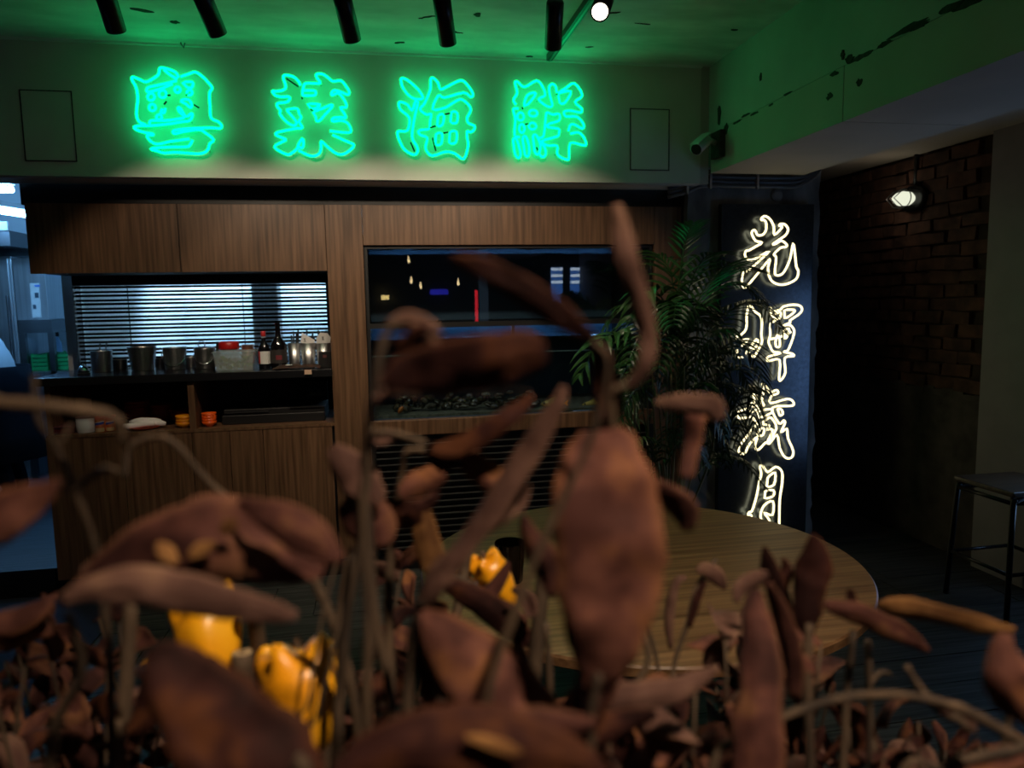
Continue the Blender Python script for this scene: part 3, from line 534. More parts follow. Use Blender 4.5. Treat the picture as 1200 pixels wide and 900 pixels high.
# bulkhead lamp
bp = at(1072, 233, x=3.19); bk = thing('bulkhead_lamp', 'caged bulkhead lamp glowing on the brick wall', 'lamp', bp)
rx = Matrix.Rotation(-PI/2, 3, 'Y')
def oval(mb, prof, c, sy=1.35):
    b = MB().lathe(prof, (0,0,0), 24, rx); mb.add([(c[0]+p[0], c[1]+p[1]*sy, c[2]+p[2]) for p in b.v], b.f); return mb
oval(MB(), [(.078,-.02),(.078,.02),(.066,.026)], bp).build('base', m_blackmetal, bk, True)
oval(MB(), [(.050,.018),(.054,.075),(.048,.115),(.028,.145),(.004,.155)], bp).build('glass', m_frost, bk, True)
oval(MB(), [(.024,.02),(.040,.045),(.043,.09),(.032,.12),(.004,.135)], bp).build('bulb', emis('bulb_glow', (.95,.97,.80), 1.0), bk, True)
for dy in (-.04, 0, .04):
    MB().tube([(bp.x-.02, bp.y+dy, bp.z-.060), (bp.x-.115, bp.y+dy, bp.z-.048), (bp.x-.165, bp.y+dy*.8, bp.z), (bp.x-.115, bp.y+dy, bp.z+.045), (bp.x-.02, bp.y+dy, bp.z+.060)], .003, 6).build('cage_wire', m_blackmetal, bk, True)
MB().tube([(bp.x-.085, bp.y+.075*math.cos(a), bp.z+.058*math.sin(a)) for a in [2*PI*k/20 for k in range(20)]], .003, 6, True).build('cage_ring', m_blackmetal, bk, True)
MB().tube([(3.19, bp.y, bp.z+.07), (3.19, bp.y, 2.31)], .012, 8).build('conduit', m_black, bk, True)
ld = bpy.data.lights.new('glow', 'POINT'); ld.energy = .30; ld.color = (1,.82,.58); ld.shadow_soft_size = .03; lo = bpy.data.objects.new('glow', ld); C.objects.link(lo); lo.location = (bp.x-.19, bp.y+.06, bp.z)

# ------------------------------------------------------------------ conduits, CCTV
cz = at(870, 213, Y=3.90).z
cond = thing('conduit_run', 'bundle of grey conduits clamped across the top of the column', 'conduit', (2.0, 3.89, cz))
for k, (dz, dy) in enumerate(((.020,0), (-.004,.004), (-.028,0))):
    P = [(1.60, 3.90, cz-.06+dz), (1.70, 3.89, cz-.035+dz), (1.80, 3.88+dy, cz+dz), (2.0, 3.88+dy, cz+dz), (2.22, 3.88+dy, cz+dz), (2.36, 3.89, cz+dz+.004), (2.45+.02*k, 3.90, cz+.04), (2.49+.02*k, 3.90, cz+.11)]
    MB().tube([Vector(p) for p in cr(P, 4)], .0105, 8).build('pipe', m_conduit, cond, True)
for x in (1.70, 1.835, 2.115): box(x-.006, x+.006, 3.864, 3.88, cz-.045 - (.03 if x < 1.75 else 0), cz+.036 - (.03 if x < 1.75 else 0)).build('clamp', m_steel, cond)
jb = thing('round_junction_box', 'round concrete-coloured junction cap on the column below the conduits', 'cover', (at(910, 229, Y=3.94))); MB().lathe([(.036,0),(.034,.008),(.02,.012)], at(910, 229, Y=3.944), 18, Matrix.Rotation(PI/2, 3, 'X')).build('cap', m_concrete, jb)
cc = thing('security_camera', 'white bullet security camera bracketed to the beam corner', 'camera', at(838, 170, Y=3.70))
a = at(843, 166, Y=3.68); box(1.765, 1.796, a.y-.06, a.y+.05, a.z-.085, a.z+.05).build('junction_box', m_stain, cc, bevel=.004)
b0 = Vector((1.765, a.y-.01, a.z-.01)); h0 = at(826, 166, Y=3.64); h1 = at(808, 182, Y=3.55); dd = (h1 - h0).normalized()
MB().tube([b0, (b0 + h0)/2 + Vector((0,0,.01)), h0 + Vector((0,0,.0))], .013, 10).build('bracket', m_offwhite, cc, True)
q = dd.to_track_quat('Z', 'Y').to_matrix()
MB().lathe([(.022,-.02),(.030,0),(.030,.105),(.033,.11)], h0 - dd*.01, 16, q).build('housing', m_offwhite, cc, True); MB().lathe([(.028,0),(.028,.004)], h0 + dd*.098, 16, q).build('lens', m_black, cc)
MB().obox(h0 + dd*.05 + Vector((0,0,.034)), dd*.07, dd.cross(Vector((0,0,1))).normalized()*.026, Vector((0,0,.003))).build('sunshield', m_offwhite, cc)

# ------------------------------------------------------------------ fish tank
TK0, TK1 = -.054, 1.555
tk = thing('fish_tank', 'two-tier glass seafood tank set in the walnut wall', 'aquarium', (.75, 4.3, .85))
for b in ((TK0-.002,TK0+.018,4.05,4.7,.85,1.86), (TK1-.018,TK1,4.05,4.7,.85,1.86), (TK0+.018,TK1-.018,4.05,4.7,1.85,1.86)): box(*b).build('casing', m_black, tk)
for b in ((TK0,TK1,4.02,4.045,1.775,1.79), (TK0,TK0+.016,4.02,4.045,.85,1.775), (TK1-.016,TK1,4.02,4.045,.85,1.775), (TK0+.016,TK1-.016,4.02,4.045,1.350,1.378), (.735,.752,4.02,4.045,1.09,1.35)): box(*b).build('frame', m_black, tk)
box(TK0+.016, TK1-.016, 4.030, 4.038, 1.378, 1.775).build('upper_pane', m_glass, tk); box(TK0+.016, TK1-.016, 4.030, 4.038, .852, 1.350).build('lower_pane', m_glass, tk)
box(TK0+.018, TK1-.018, 4.06, 4.69, 1.362, 1.375).build('tier_shelf', m_black, tk)
box(TK0,TK1,4.7,4.72,.85,1.86).build('back_panel', mat('tank_back', (.03,.06,.09), .4), tk)
led = emis('tank_led', (.25,.55,1.0), 16.0)
box(TK0+.03, TK1-.03, 4.62, 4.63, 1.842, 1.849).build('light_strip', led, tk); box(TK0+.03, TK1-.03, 4.62, 4.63, 1.354, 1.361).build('light_strip', led, tk)
def ripple(z, y0, y1, seed, nx=60, ny=12):
    mb = MB(); V = []
    for j in range(ny+1):
        for i in range(nx+1):
            x = TK0+.02 + (TK1-TK0-.04)*i/nx; y = y0 + (y1-y0)*j/ny; V.append((x, y, z + .005*noise.noise((x*9, y*9, seed)) + .004*noise.noise((x*28, y*14, seed))))
    return mb.add(V, [(j*(nx+1)+i, j*(nx+1)+i+1, (j+1)*(nx+1)+i+1, (j+1)*(nx+1)+i) for j in range(ny) for i in range(nx)])
ripple(1.805, 4.06, 4.68, 1).build('water_surface', m_chrome, tk, True); ripple(1.285, 4.06, 4.68, 4).build('water_surface', m_water, tk, True)
box(TK0+.02, TK1-.02, 4.06, 4.068, 1.196, 1.202).build('ledge', mat('ledge', (.10,.16,.17), .3), tk)
box(TK0+.02, TK1-.02, 4.06, 4.68, .852, .868).build('gravel_bed', mat('gravel', (.03,.04,.03), .8, col2=(.10,.10,.07), scale=50, bump=.8), tk)
shell_m = mat('shell', (.008,.008,.006), .14, col2=(.07,.06,.035), scale=45, spec=.9)
def clam(i, x, y, z, s, m, lab, grp):
    q = random.Random(i); rot = Matrix.Rotation(q.uniform(0, 6), 3, 'Z') @ Matrix.Rotation(q.uniform(-1.3, 1.3), 3, 'X')
    b = MB(); n = 12; V = [(0,0,.55*s)]
    for j, (r, zz) in enumerate(((.55,.45),(.9,.2),(1,0),(.9,-.2),(.5,-.4))):
        V += [(r*s*1.3*math.cos(2*PI*k/n)*(1 + .06*math.cos(6*PI*k/n)), r*s*math.sin(2*PI*k/n), zz*s) for k in range(n)]
    V.append((0,0,-.5*s)); F = [(0, 1+k, 1+(k+1) % n) for k in range(n)] + [(1+j*n+k, 1+(j+1)*n+k, 1+(j+1)*n+(k+1) % n, 1+j*n+(k+1) % n) for j in range(4) for k in range(n)] + [(1+4*n+(k+1) % n, 1+4*n+k, 2+5*n-1) for k in range(n)]
    b.add([Vector((x,y,z)) + rot @ Vector(p) for p in V], F); tag(b.build('clam', m, None, True, origin=(x,y,z)), lab, 'shellfish', grp)
kk = 0
for layer, cnt in ((0, 22), (1, 16), (2, 9)):
    for j in range(cnt):
        x = .08 + (j + rnd.random()*.6)*(.86/cnt); clam(kk, x, 4.13 + rnd.random()*.10, .889 + layer*.030 + rnd.random()*.012, .024, shell_m, 'dark clam in the wet heap on the bottom of the tank', 'clams heaped on the tank bottom'); kk += 1
for j, (u, v_, lab) in enumerate(((470,487,'orange scallop shell at the left end of the clam heap'),)):
    p = at(u, v_, Y=4.09); clam(90+j, p.x, 4.09, .895, .024, mat('orange_shell', (.35,.12,.02), .3), lab, None)
def fish(u, v, L, mcol, lab):
    p = at(u, v, Y=4.16); t = thing('fish', lab, 'fish', p); b = MB(); n = 10; prof = [(-.5,.004,.006),(-.42,.03,.05),(-.25,.055,.11),(0,.07,.15),(.22,.05,.11),(.38,.02,.05),(.45,.01,.035)]; V = []
    for a, w, h in prof: V += [(p.x + a*L, p.y + w*L*math.cos(2*PI*k/n)*1.6, p.z + h*L*math.sin(2*PI*k/n)*1.3) for k in range(n)]
    b.add(V, [(i*n+k, i*n+(k+1) % n, (i+1)*n+(k+1) % n, (i+1)*n+k) for i in range(len(prof)-1) for k in range(n)] + [tuple(range(n))[::-1], tuple((len(prof)-1)*n+k for k in range(n))]).build('body', mcol, t, True)
    MB().add([(p.x+.43*L, p.y-.003, p.z), (p.x+.62*L, p.y-.003, p.z+.13*L), (p.x+.56*L, p.y-.003, p.z), (p.x+.62*L, p.y-.003, p.z-.13*L), (p.x+.43*L, p.y+.003, p.z), (p.x+.62*L, p.y+.003, p.z+.13*L), (p.x+.56*L, p.y+.003, p.z), (p.x+.62*L, p.y+.003, p.z-.13*L)], [(0,1,2,3)[::-1], (4,5,6,7), (0,1,5,4), (1,2,6,5), (2,3,7,6), (3,0,4,7)]).build('tail_fin', m_ybowl, t)
    MB().add([(p.x-.15*L, p.y-.003, p.z+.17*L), (p.x+.25*L, p.y-.003, p.z+.13*L), (p.x+.1*L, p.y-.003, p.z+.27*L), (p.x-.15*L, p.y+.003, p.z+.17*L), (p.x+.25*L, p.y+.003, p.z+.13*L), (p.x+.1*L, p.y+.003, p.z+.27*L)], [(0,2,1), (3,4,5), (0,1,4,3), (1,2,5,4), (2,0,3,5)]).build('dorsal_fin', mcol, t)
    for s in (-1, 1): MB().lathe([(.001,-.008),(.008,0),(.001,.008)], (p.x-.36*L, p.y + s*.055*L, p.z+.04*L), 8).build('eye', m_black, t, True)
fy = mat('fish_yellow', (.16,.13,.04), .35, col2=(.42,.33,.06), scale=14)
fish(648, 473, .15, fy, 'yellowish fish resting at the bottom of the tank, nearest the clams'); fish(694, 474, .13, fy, 'olive and yellow fish at the right end of the tank bottom')
# a dim lamp inside the lower tank, over the clams
ld = bpy.data.lights.new('tank_lamp', 'AREA'); ld.shape = 'RECTANGLE'; ld.size = 1.3; ld.size_y = .05; ld.energy = .22; ld.color = (.75,.9,1); lo = bpy.data.objects.new('tank_lamp', ld); C.objects.link(lo); lo.location = (.75, 4.10, 1.18); aim(lo, (0,.05,-1))

# things behind the viewer that mirror in the tank glass
def mir(u, v, Yr): q = at(u, v, Y=2*4.03 - Yr); return Vector((q.x, Yr, q.z))
for i, (u, v_, lab) in enumerate(((482,329,'small pendant bulb at the rear, left of the pair'), (493,335,'small pendant bulb at the rear, right of the pair'), (537,331,'small pendant bulb at the rear on its own'), (479,305,'small pendant bulb at the rear near the ceiling'))):
    p = mir(u, v_, -2.2 - .1*i); t = thing('pendant_lamp', lab, 'lamp', p, 'pendant bulbs at the rear')
    MB().lathe([(.005,-.04),(.016,-.027),(.019,0),(.010,.03),(.006,.06)], p, 12).build('bulb', emis('warm_bulb', (1,.72,.36), 9), t, True); MB().tube([p + Vector((0,0,.06)), (p.x, p.y, 2.7)], .004, 6).build('cord', m_black, t)
p, q = mir(558, 340, -2.8), mir(558, 377, -2.8); t = thing('red_light_strip', 'vertical red neon strip on a post at the rear', 'light', q); box(p.x-.02, p.x+.02, -2.81, -2.78, q.z, p.z).build('tube', emis('red_neon', (1,.03,.05), 4), t); box(p.x-.03, p.x+.03, -2.86, -2.81, 0, p.z+.02).build('post', m_black, t)
for i, (u0, u1, v0, v1) in enumerate(((647,661,313,357), (670,688,313,345))):
    a, b = mir(u0, v0, -3.1), mir(u1, v1, -3.1); w = struct(box(a.x, b.x, -3.20, -3.18, b.z, a.z).build('window_%d' % (i+2), emis('blue_dusk', (.10,.30,.95), 1.6)))
    for j in range(3): z = a.z - .02 - j*.10; box(a.x, b.x, -3.17, -3.16, z-.03, z+.012).build('lit_slat', emis('lit_slat', (.7,.85,1), 4), w)
a, b = mir(505, 339, -3.0), mir(526, 345, -3.0); t = thing('blue_light_box', 'long blue light box on the rear wall', 'light', a); box(a.x, b.x, -3.19, -3.1, b.z, a.z).build('box', emis('blue_box', (.05,.05,.9), 2), t)
a, b = mir(447, 346, -2.9), mir(456, 351, -2.9); t = thing('rear_wall_lamp', 'amber shaded lamp on the rear wall', 'lamp', a); box(a.x, b.x, -3.19, -3.05, b.z, a.z).build('shade', emis('amber', (1,.72,.25), 7), t)
a, b = mir(563, 330, -3.0), mir(573, 378, -3.0); struct(box(a.x, b.x, -3.19, -3.0, 0, 2.7).build('column_rear', emis('column_self_glow', (.30,.45,.65), .25)))  # column glows by itself, in place of light falling on it
# ------------------------------------------------------------------ things on the counter
TOP = 1.1472
def span(u0, u1, v, Y): a, b = at(u0, v, Y=Y), at(u1, v, Y=Y); return (a.x+b.x)/2, (b.x-a.x)/2
def ztop(u, v, Y): return at(u, v, Y=Y).z - TOP
def pot(name, lab, u0, u1, v, Y, taper=.82, bail=None, grp='steel pots on the counter', m=None, dark=False):
    x, r = span(u0, u1, v, Y); h = ztop((u0+u1)/2, v, Y); t = thing(name, lab, 'pot' if name != 'steel_cup' else 'cup', (x, Y, TOP), grp); c = (x, Y, TOP); mm = m or m_steel
    b = r*taper
    MB().lathe([(b*.92,0),(b,.004),(r*.985,h-.006),(r*1.03,h-.003),(r*1.03,h),(r*.96,h),(r*.95,h-.006),(b*.95,.01)], c, 32).build('body', mm, t, True)
    if bail == 'down': MB().tube([(x + r*1.04*math.cos(a), Y - r*1.04*abs(math.sin(a))*.9 - .004, TOP + h*.78 - h*.62*math.sin(a)) for a in [PI*k/16 for k in range(17)]], .0028, 6).build('bail_handle', m_chrome, t, True)
    if bail == 'up':
        MB().tube([(x - r*.25 + .018*math.cos(a), Y, TOP + h + .022 + .018*math.sin(a)) for a in [2*PI*k/16 for k in range(16)]], .003, 6, True).build('lid_ring', m_steel_dk, t, True)
        MB().lathe([(r*.98,h),(r*.9,h+.006),(r*.2,h+.010)], c, 28).build('lid', m_steel_dk, t, True)
    if bail == 'ears':
        for s in (-1, 1): MB().tube([(x + s*(r*1.0), Y-.02, TOP+h*.86), (x + s*(r*1.22), Y-.015, TOP+h*.84), (x + s*(r*1.22), Y+.015, TOP+h*.84), (x + s*(r*1.0), Y+.02, TOP+h*.86)], .0035, 6).build('handle', m_steel_dk, t, True)
    return t, x, r, h
bell = thing('service_bell', 'small round chrome bell at the left end of the counter', 'bell', (span(90,105,430,4.12)[0], 4.12, TOP)); x, r = span(90,105,430,4.12)
MB().lathe([(r,0),(r,.008),(r*.9,.010)], (x,4.12,TOP), 24).build('base', m_black, bell, True); MB().lathe([(r*.95,.012),(r*.9,.024),(r*.6,.040),(r*.15,.046)], (x,4.12,TOP), 24).build('dome', m_chrome, bell, True); MB().lathe([(.004,.046),(.006,.052),(.003,.058)], (x,4.12,TOP), 10).build('button', m_chrome, bell, True)
t, x, r, h = pot('steel_pot', 'plain steel pot with ladles standing in it, leftmost of the pots', 106, 131, 411, 4.27, .97)
for dx in (-.008, .012):
    MB().tube([(x+dx, 4.27, TOP+.02), (x+dx*1.6, 4.29, TOP+h+.03), (x+dx*1.6+.004, 4.285, TOP+h+.042), (x+dx*1.6+.010, 4.28, TOP+h+.03)], .0028, 6).build('ladle_handle', m_chrome, t, True)
pot('steel_pot', 'small dark pot in the gap left of the big tapered bucket', 132, 149, 421, 4.38, .95, m=m_steel_dk)
pot('steel_pot', 'largest steel bucket, tapered, with small ear handles', 149, 183, 406, 4.28, .78, 'ears')
pot('steel_pot', 'small dark pot in the gap right of the big tapered bucket', 181, 194, 420, 4.40, .9, m=m_steel_dk)
pot('steel_pot', 'steel pail with its wire bail hanging in front', 190, 218, 407, 4.28, .86, 'down')
pot('steel_cup', 'small steel cup between the two bail pails', 216, 231, 418, 4.38, .9)
t, x, r, h = pot('steel_pot', 'steel pail with a ring on its lid, beside the clear food box', 227, 252, 408, 4.27, .9, 'up')
MB().tube([(x - r*1.02*math.cos(a), 4.27 - r*1.02*abs(math.sin(a)), TOP + h*.7 - h*.45*math.sin(a)) for a in [PI*k/14 for k in range(15)]], .0028, 6).build('bail_handle', m_chrome, t, True)
tg = thing('kitchen_tongs', 'black handled tongs leaning on the pail beside the food box', 'tongs', (span(251,256,420,4.24)[0], 4.24, TOP)); x = span(251,256,420,4.24)[0]
for s in (-1, 1): MB().tube([(x-.012, 4.235+.006*s, TOP+.003), (x+.004, 4.24+.012*s, TOP+.06), (x+.008, 4.25, TOP+.135)], [.004,.006,.007], 6).build('arm', m_black, tg, True)
x, r = span(254, 301, 425, 4.14); Y = 4.14; h = ztop(277, 411, Y)
bx = thing('food_container', 'clear plastic box of green herbs on the counter', 'container', (x, Y, TOP)); b = MB(); q = r*.9
for z0, s0 in ((.0, .86), (h, 1.0)): pass
def hollow(x, Y, r, d, h, th=.003):
    b = MB(); o0 = [(x+sx*r*.9, Y+sy*d*.9, TOP) for sx, sy in ((-1,-1),(1,-1),(1,1),(-1,1))]; o1 = [(x+sx*r, Y+sy*d, TOP+h) for sx, sy in ((-1,-1),(1,-1),(1,1),(-1,1))]
    i0 = [(x+sx*(r*.9-th), Y+sy*(d*.9-th), TOP+th) for sx, sy in ((-1,-1),(1,-1),(1,1),(-1,1))]; i1 = [(x+sx*(r-th), Y+sy*(d-th), TOP+h) for sx, sy in ((-1,-1),(1,-1),(1,1),(-1,1))]
    F = [(3,2,1,0), (8,9,10,11)]
    for k in range(4): n = (k+1) % 4; F += [(k,n,4+n,4+k), (8+n,8+k,12+k,12+n), (4+k,4+n,12+n,12+k)]
    return b.add(o0 + o1 + i0 + i1, F)
hollow(x, Y, r, .085, h).build('tub', m_clear, bx)
b = MB()
for k in range(70):
    c = Vector((x + rnd.uniform(-.8,.75)*r, Y + rnd.uniform(-.065,.065), TOP + .008 + rnd.random()*h*.62)); a = Vector((rnd.gauss(0,1), rnd.gauss(0,1), rnd.gauss(0,1))).normalized(); w = a.orthogonal().normalized()
    b.add([c - a*.016, c + w*.008, c + a*.016, c - w*.008], [(0,1,2,3)])
stuff(b.build('herbs', m_herb, bx))
for bb in ((x-r-.006,x+r+.006,Y-.092,Y-.084),(x-r-.006,x+r+.006,Y+.084,Y+.092),(x-r-.006,x-r+.002,Y-.084,Y+.084),(x+r-.002,x+r+.006,Y-.084,Y+.084)): box(*bb, TOP+h-.004, TOP+h).build('rim', m_clear, bx)
x2, r2 = span(256, 280, 402, 4.33); z1, z0 = ztop(268, 400, 4.33), ztop(268, 409, 4.33)
jr = thing('lidded_jar', 'clear jar with a wide red screw lid behind the food box', 'jar', (x2, 4.33, TOP)); MB().lathe([(r2*.85,0),(r2*.95,.01),(r2*.95,z0-.01),(r2*.85,z0)], (x2,4.33,TOP), 24).build('body', m_clear, jr, True); MB().lathe([(r2*1.0,z0),(r2*1.04,z0+.004),(r2*1.0,z1-.006),(r2*.9,z1)], (x2,4.33,TOP), 24).build('lid', m_red, jr, True)
x3, r3 = span(283, 298, 410, 4.36); cu = thing('copper_cup', 'copper coloured cup behind the right end of the food box', 'cup', (x3, 4.36, TOP)); h3 = ztop(290, 404, 4.36); MB().lathe([(r3*.8,0),(r3*.85,.004),(r3,h3),(r3*.94,h3),(r3*.8,.008)], (x3,4.36,TOP), 24).build('body', mat('copper', (.42,.20,.12), .3, metal=.8), cu, True)
def bottle(lab, u0, u1, vt, Y, prof, m):
    x, r = span(u0, u1, 420, Y); h = ztop((u0+u1)/2, vt, Y); t = thing('sauce_bottle' if u0 < 310 else 'wine_bottle', lab, 'bottle', (x, Y, TOP)); MB().lathe([(r*a, h*b) for a, b in prof], (x, Y, TOP), 24).build('body', m, t, True); return t, x, r, h
t, x, r, h = bottle('dark sauce bottle with red cap and white and red label', 303, 317, 388, 4.17, [(.9,0),(1,.02),(1,.50),(.85,.60),(.42,.72),(.36,.86),(.36,.90)], m_bottle)
MB().lathe([(.40*r,.86*h),(.42*r,.88*h),(.42*r,.99*h),(.36*r,h)], (x,4.17,TOP), 18).build('cap', m_red, t, True); MB().lathe([(.39*r,.74*h),(.37*r,.85*h)], (x,4.17,TOP), 18, None, False).build('neck_label', m_label_w, t, True)
def wrap(a0, a1, z0, z1, rr): n = 14; A = [a0 + (a1-a0)*k/n for k in range(n+1)]; return MB().add([(x + rr*math.cos(a), 4.17 + rr*math.sin(a), TOP+z) for z in (z0, z1) for a in A], [(k, k+1, n+2+k, n+1+k) for k in range(n)])
wrap(-PI*.98, -PI*.70, .12*h, .46*h, r*1.012).build('red_label', m_red, t, True); wrap(-PI*.70, -PI*.02, .12*h, .46*h, r*1.012).build('label', m_label_w, t, True)
t, x, r, h = bottle('tall black wine bottle beside the sauce bottle', 317, 337, 378, 4.19, [(.9,0),(1,.02),(1,.44),(.92,.52),(.45,.66),(.32,.74),(.30,.97),(.33,.975),(.33,1)], m_bottle)
wr_ = MB(); n = 12; A = [-PI*.95 + PI*.9*k/n for k in range(n+1)]
wr_.add([(x + r*1.012*math.cos(a), 4.19 + r*1.012*math.sin(a), TOP+z) for z in (.10*h, .40*h) for a in A], [(k, k+1, n+2+k, n+1+k) for k in range(n)]).build('label', mat('dark_label', (.03,.025,.025), .6), t, True)
MB().add([(x + r*1.02*math.cos(a), 4.19 + r*1.02*math.sin(a), TOP+z) for z in (.18*h, .28*h) for a in A[5:9]], [(k, k+1, 5+k, 4+k) for k in range(3)]).build('print', mat('dark_red', (.2,.02,.03), .6), t, True)
for lab, u0, u1, vt, nap in (('steel cutlery cup with black chopsticks only, left of the three', 337, 353, 402, 0), ('steel cutlery cup with a slanted white napkin, middle of the three', 352, 371, 402, 1), ('steel cutlery cup with an upright white napkin, at the wooden post', 370, 389, 402, 2)):
    Y = 4.22; x, r = span(u0, u1, 415, Y); h = ztop(u0, vt, Y); t = thing('cutlery_cup', lab, 'cup', (x, Y, TOP), 'cutlery cups by the post'); MB().lathe([(r*.78,0),(r*.8,.004),(r,h),(r*.94,h),(r*.74,.008)], (x,Y,TOP), 24).build('body', m_steel, t, True)
    for k in range(7 if nap == 0 else 4):
        a = rnd.uniform(0, 2*PI); e = Vector((x + r*.7*math.cos(a) + .004, Y + .02 + abs(r*.5*math.sin(a)), TOP + h + rnd.uniform(.035, .075)))
        u_ = tag(MB().tube([(x + r*.3*math.cos(a), Y + r*.3*math.sin(a), TOP+.012), e], [.003,.0055], 6).build('chopstick' if nap == 0 else 'utensil', m_black, None, True, origin=(x, Y, TOP)), ['black utensil handle standing in the leftmost cutlery cup', 'black utensil handle behind the slanted napkin', 'black utensil handle behind the upright napkin'][nap], 'cutlery', ['utensils in the left cup', 'utensils in the middle cup', 'utensils in the right cup'][nap])
    if nap:
        P = [(-.9,0),(.9,0),(.85,.02),(-.65,.062)] if nap == 1 else [(-.85,0),(.85,0),(.95,.035),(.55,.058),(-.3,.062),(-.8,.035)]
        n = len(P); npk = thing('paper_napkin', 'white napkin folded slantwise in the middle cutlery cup' if nap == 1 else 'white napkin standing upright in the cutlery cup at the post', 'napkin', (x, Y, TOP+h))
        MB().add([(x + a*r, Y - r*.35, TOP+h+b-.004) for a, b in P] + [(x + a*r, Y - r*.30, TOP+h+b-.004) for a, b in P], [tuple(range(n)), tuple(range(2*n-1, n-1, -1))] + [(k, k+n, (k+1) % n + n, (k+1) % n) for k in range(n)]).build('sheet', m_label_w, npk)
        mk = MB(); yy = Y - r*.36; ox, oz = (x - r*.35, TOP+h+.016) if nap == 1 else (x, TOP+h+.026); w = .0011
        for a, b in (((0,.012),(0,-.010)), ((-.005,.005),(.005,.006)), ((-.004,0),(.004,.001)), ((-.005,-.008),(0,-.002)), ((0,-.002),(.006,-.009)), ((-.005,.010),(-.003,.005)), ((.005,.010),(.003,.006))): mk.tube([(ox+a[0], yy, oz+a[1]), (ox+b[0], yy, oz+b[1])], w, 4)
        mk.build('printed_mark', m_black, npk)
x, r = span(373, 388, 420, 4.06); tb = thing('card_stand', 'black card holder before the cup at the wooden post', 'stand', (x, 4.08, TOP)); h = ztop(380, 412, 4.08); box(x-r, x+r, 4.07, 4.09, TOP, TOP+h).build('block', m_black, tb, bevel=.002); box(x-r*.3, x+r*.3, 4.068, 4.0705, TOP+h*.62, TOP+h*.8).build('print', mat('dim_print', (.10,.03,.03), .6), tb)
bc = thing('folded_cloth', 'dark brown cloth with a pale tag on the counter edge', 'cloth', (span(318,376,432,4.02)[0], 4.02, TOP)); x, r = span(320, 376, 432, 4.03)
b = MB(); n, m_ = 18, 6
V = [(x - r + 2*r*i/n, 3.985 + .11*j/m_ + .006*math.sin(i), TOP + .0025 + (.020 + .006*noise.noise((i*.6, j*.5, 3)))*math.sin(PI*min(1, max(0, j/m_*.9+.1)))*min(1, (i+.5)/4)*min(1, (n-i+.6)/2)) for j in range(m_+1) for i in range(n+1)]
b.add(V, [(j*(n+1)+i, j*(n+1)+i+1, (j+1)*(n+1)+i+1, (j+1)*(n+1)+i) for j in range(m_) for i in range(n)]); o = b.build('fabric', m_brcloth, bc, True); s = o.modifiers.new('thick', 'SOLIDIFY'); s.thickness = .003; s.offset = 1
a = at(361, 436, Y=3.97); box(a.x-.018, a.x+.018, 3.968, 3.976, a.z-.012, a.z+.012).build('tag', mat('tag_paper', (.62,.42,.30), .7), bc); a = at(338, 429, Y=3.98); box(a.x-.016, a.x+.016, 3.99, 4.01, TOP+.024, TOP+.027).build('tag', m_label_w, bc)

# ------------------------------------------------------------------ things on the open shelf
SH = .8535
def sx(u0, u1, Y, v=490): a, b = at(u0, v, Y=Y), at(u1, v, Y=Y); return (a.x+b.x)/2, (b.x-a.x)/2
def sz(u, v, Y): return at(u, v, Y=Y).z - SH
x, r = sx(62, 88, 4.08); t = thing('food_box', 'low dark red plastic box at the left end of the shelf', 'box', (x, 4.08, SH)); h = sz(75, 499, 4.05); box(x-r*.95, x+r*.95, 4.03, 4.14, SH, SH+h*.8).build('tub', mat('dark_red_tub', (.09,.012,.016), .4), t, bevel=.006); box(x-r, x+r, 4.025, 4.145, SH+h*.8, SH+h).build('lid', mat('dim_lid', (.15,.05,.055), .25), t, bevel=.003)
x, r = sx(88, 111, 4.06); h = sz(99, 488, 4.06); t = thing('storage_tin', 'round white tin with a dark lid rim on the shelf', 'tin', (x, 4.07, SH)); MB().lathe([(r*.97,0),(r,.003),(r,h*.92)], (x,4.07,SH), 28).build('body', mat('tin_white', (.60,.58,.58), .45), t, True); MB().lathe([(r*1.03,h*.92),(r*1.03,h*.98),(r*.95,h)], (x,4.07,SH), 28).build('lid', mat('lid_maroon', (.22,.12,.13), .4), t, True)
for lab, u0, u1, Y in (('orange lidded jar with blue and white logo beside the tin', 111, 123, 4.05), ('orange lidded jar, the right one, behind a blurred twig', 122, 135, 4.08)):
    x, r = sx(u0, u1, Y); h = sz(u0, 487, Y); t = thing('spice_jar', lab, 'jar', (x, Y, SH), 'orange spice jars'); MB().lathe([(r*.95,0),(r,.003),(r,h*.8)], (x,Y,SH), 20).build('body', mat('jar_orange', (.38,.085,.02), .4), t, True); MB().lathe([(r*1.02,h*.8),(r*1.04,h*.84),(r*1.0,h)], (x,Y,SH), 20).build('lid', m_red, t, True)
    n = 10; A = [-PI*.85 + PI*.7*k/n for k in range(n+1)]
    for nm, z0, z1, mm, tl in (('logo', .42, .56, mat('logo_blue', (.03,.05,.35), .5), .10), ('logo_edge', .56, .60, m_label_w, .10), ('photo_band', .05, .28, mat('band_pale', (.5,.35,.18), .6), 0)):
        MB().add([(x + r*1.012*math.cos(a), Y + r*1.012*math.sin(a), SH + h*(zz + tl*(k/n))) for zz in (z0, z1) for k, a in enumerate(A)], [(k, k+1, n+2+k, n+1+k) for k in range(n)]).build(nm, mm, t, True)
x, r = sx(145, 187, 4.07); t = thing('serving_plate', 'dark red plate under the white towels on the shelf', 'plate', (x, 4.10, SH)); MB().lathe([(r*.5,0),(r*.55,.004),(r*.9,.010),(r*.9,.012),(r*.5,.007)], (x,4.10,SH), 28).build('plate', m_terr, t, True)
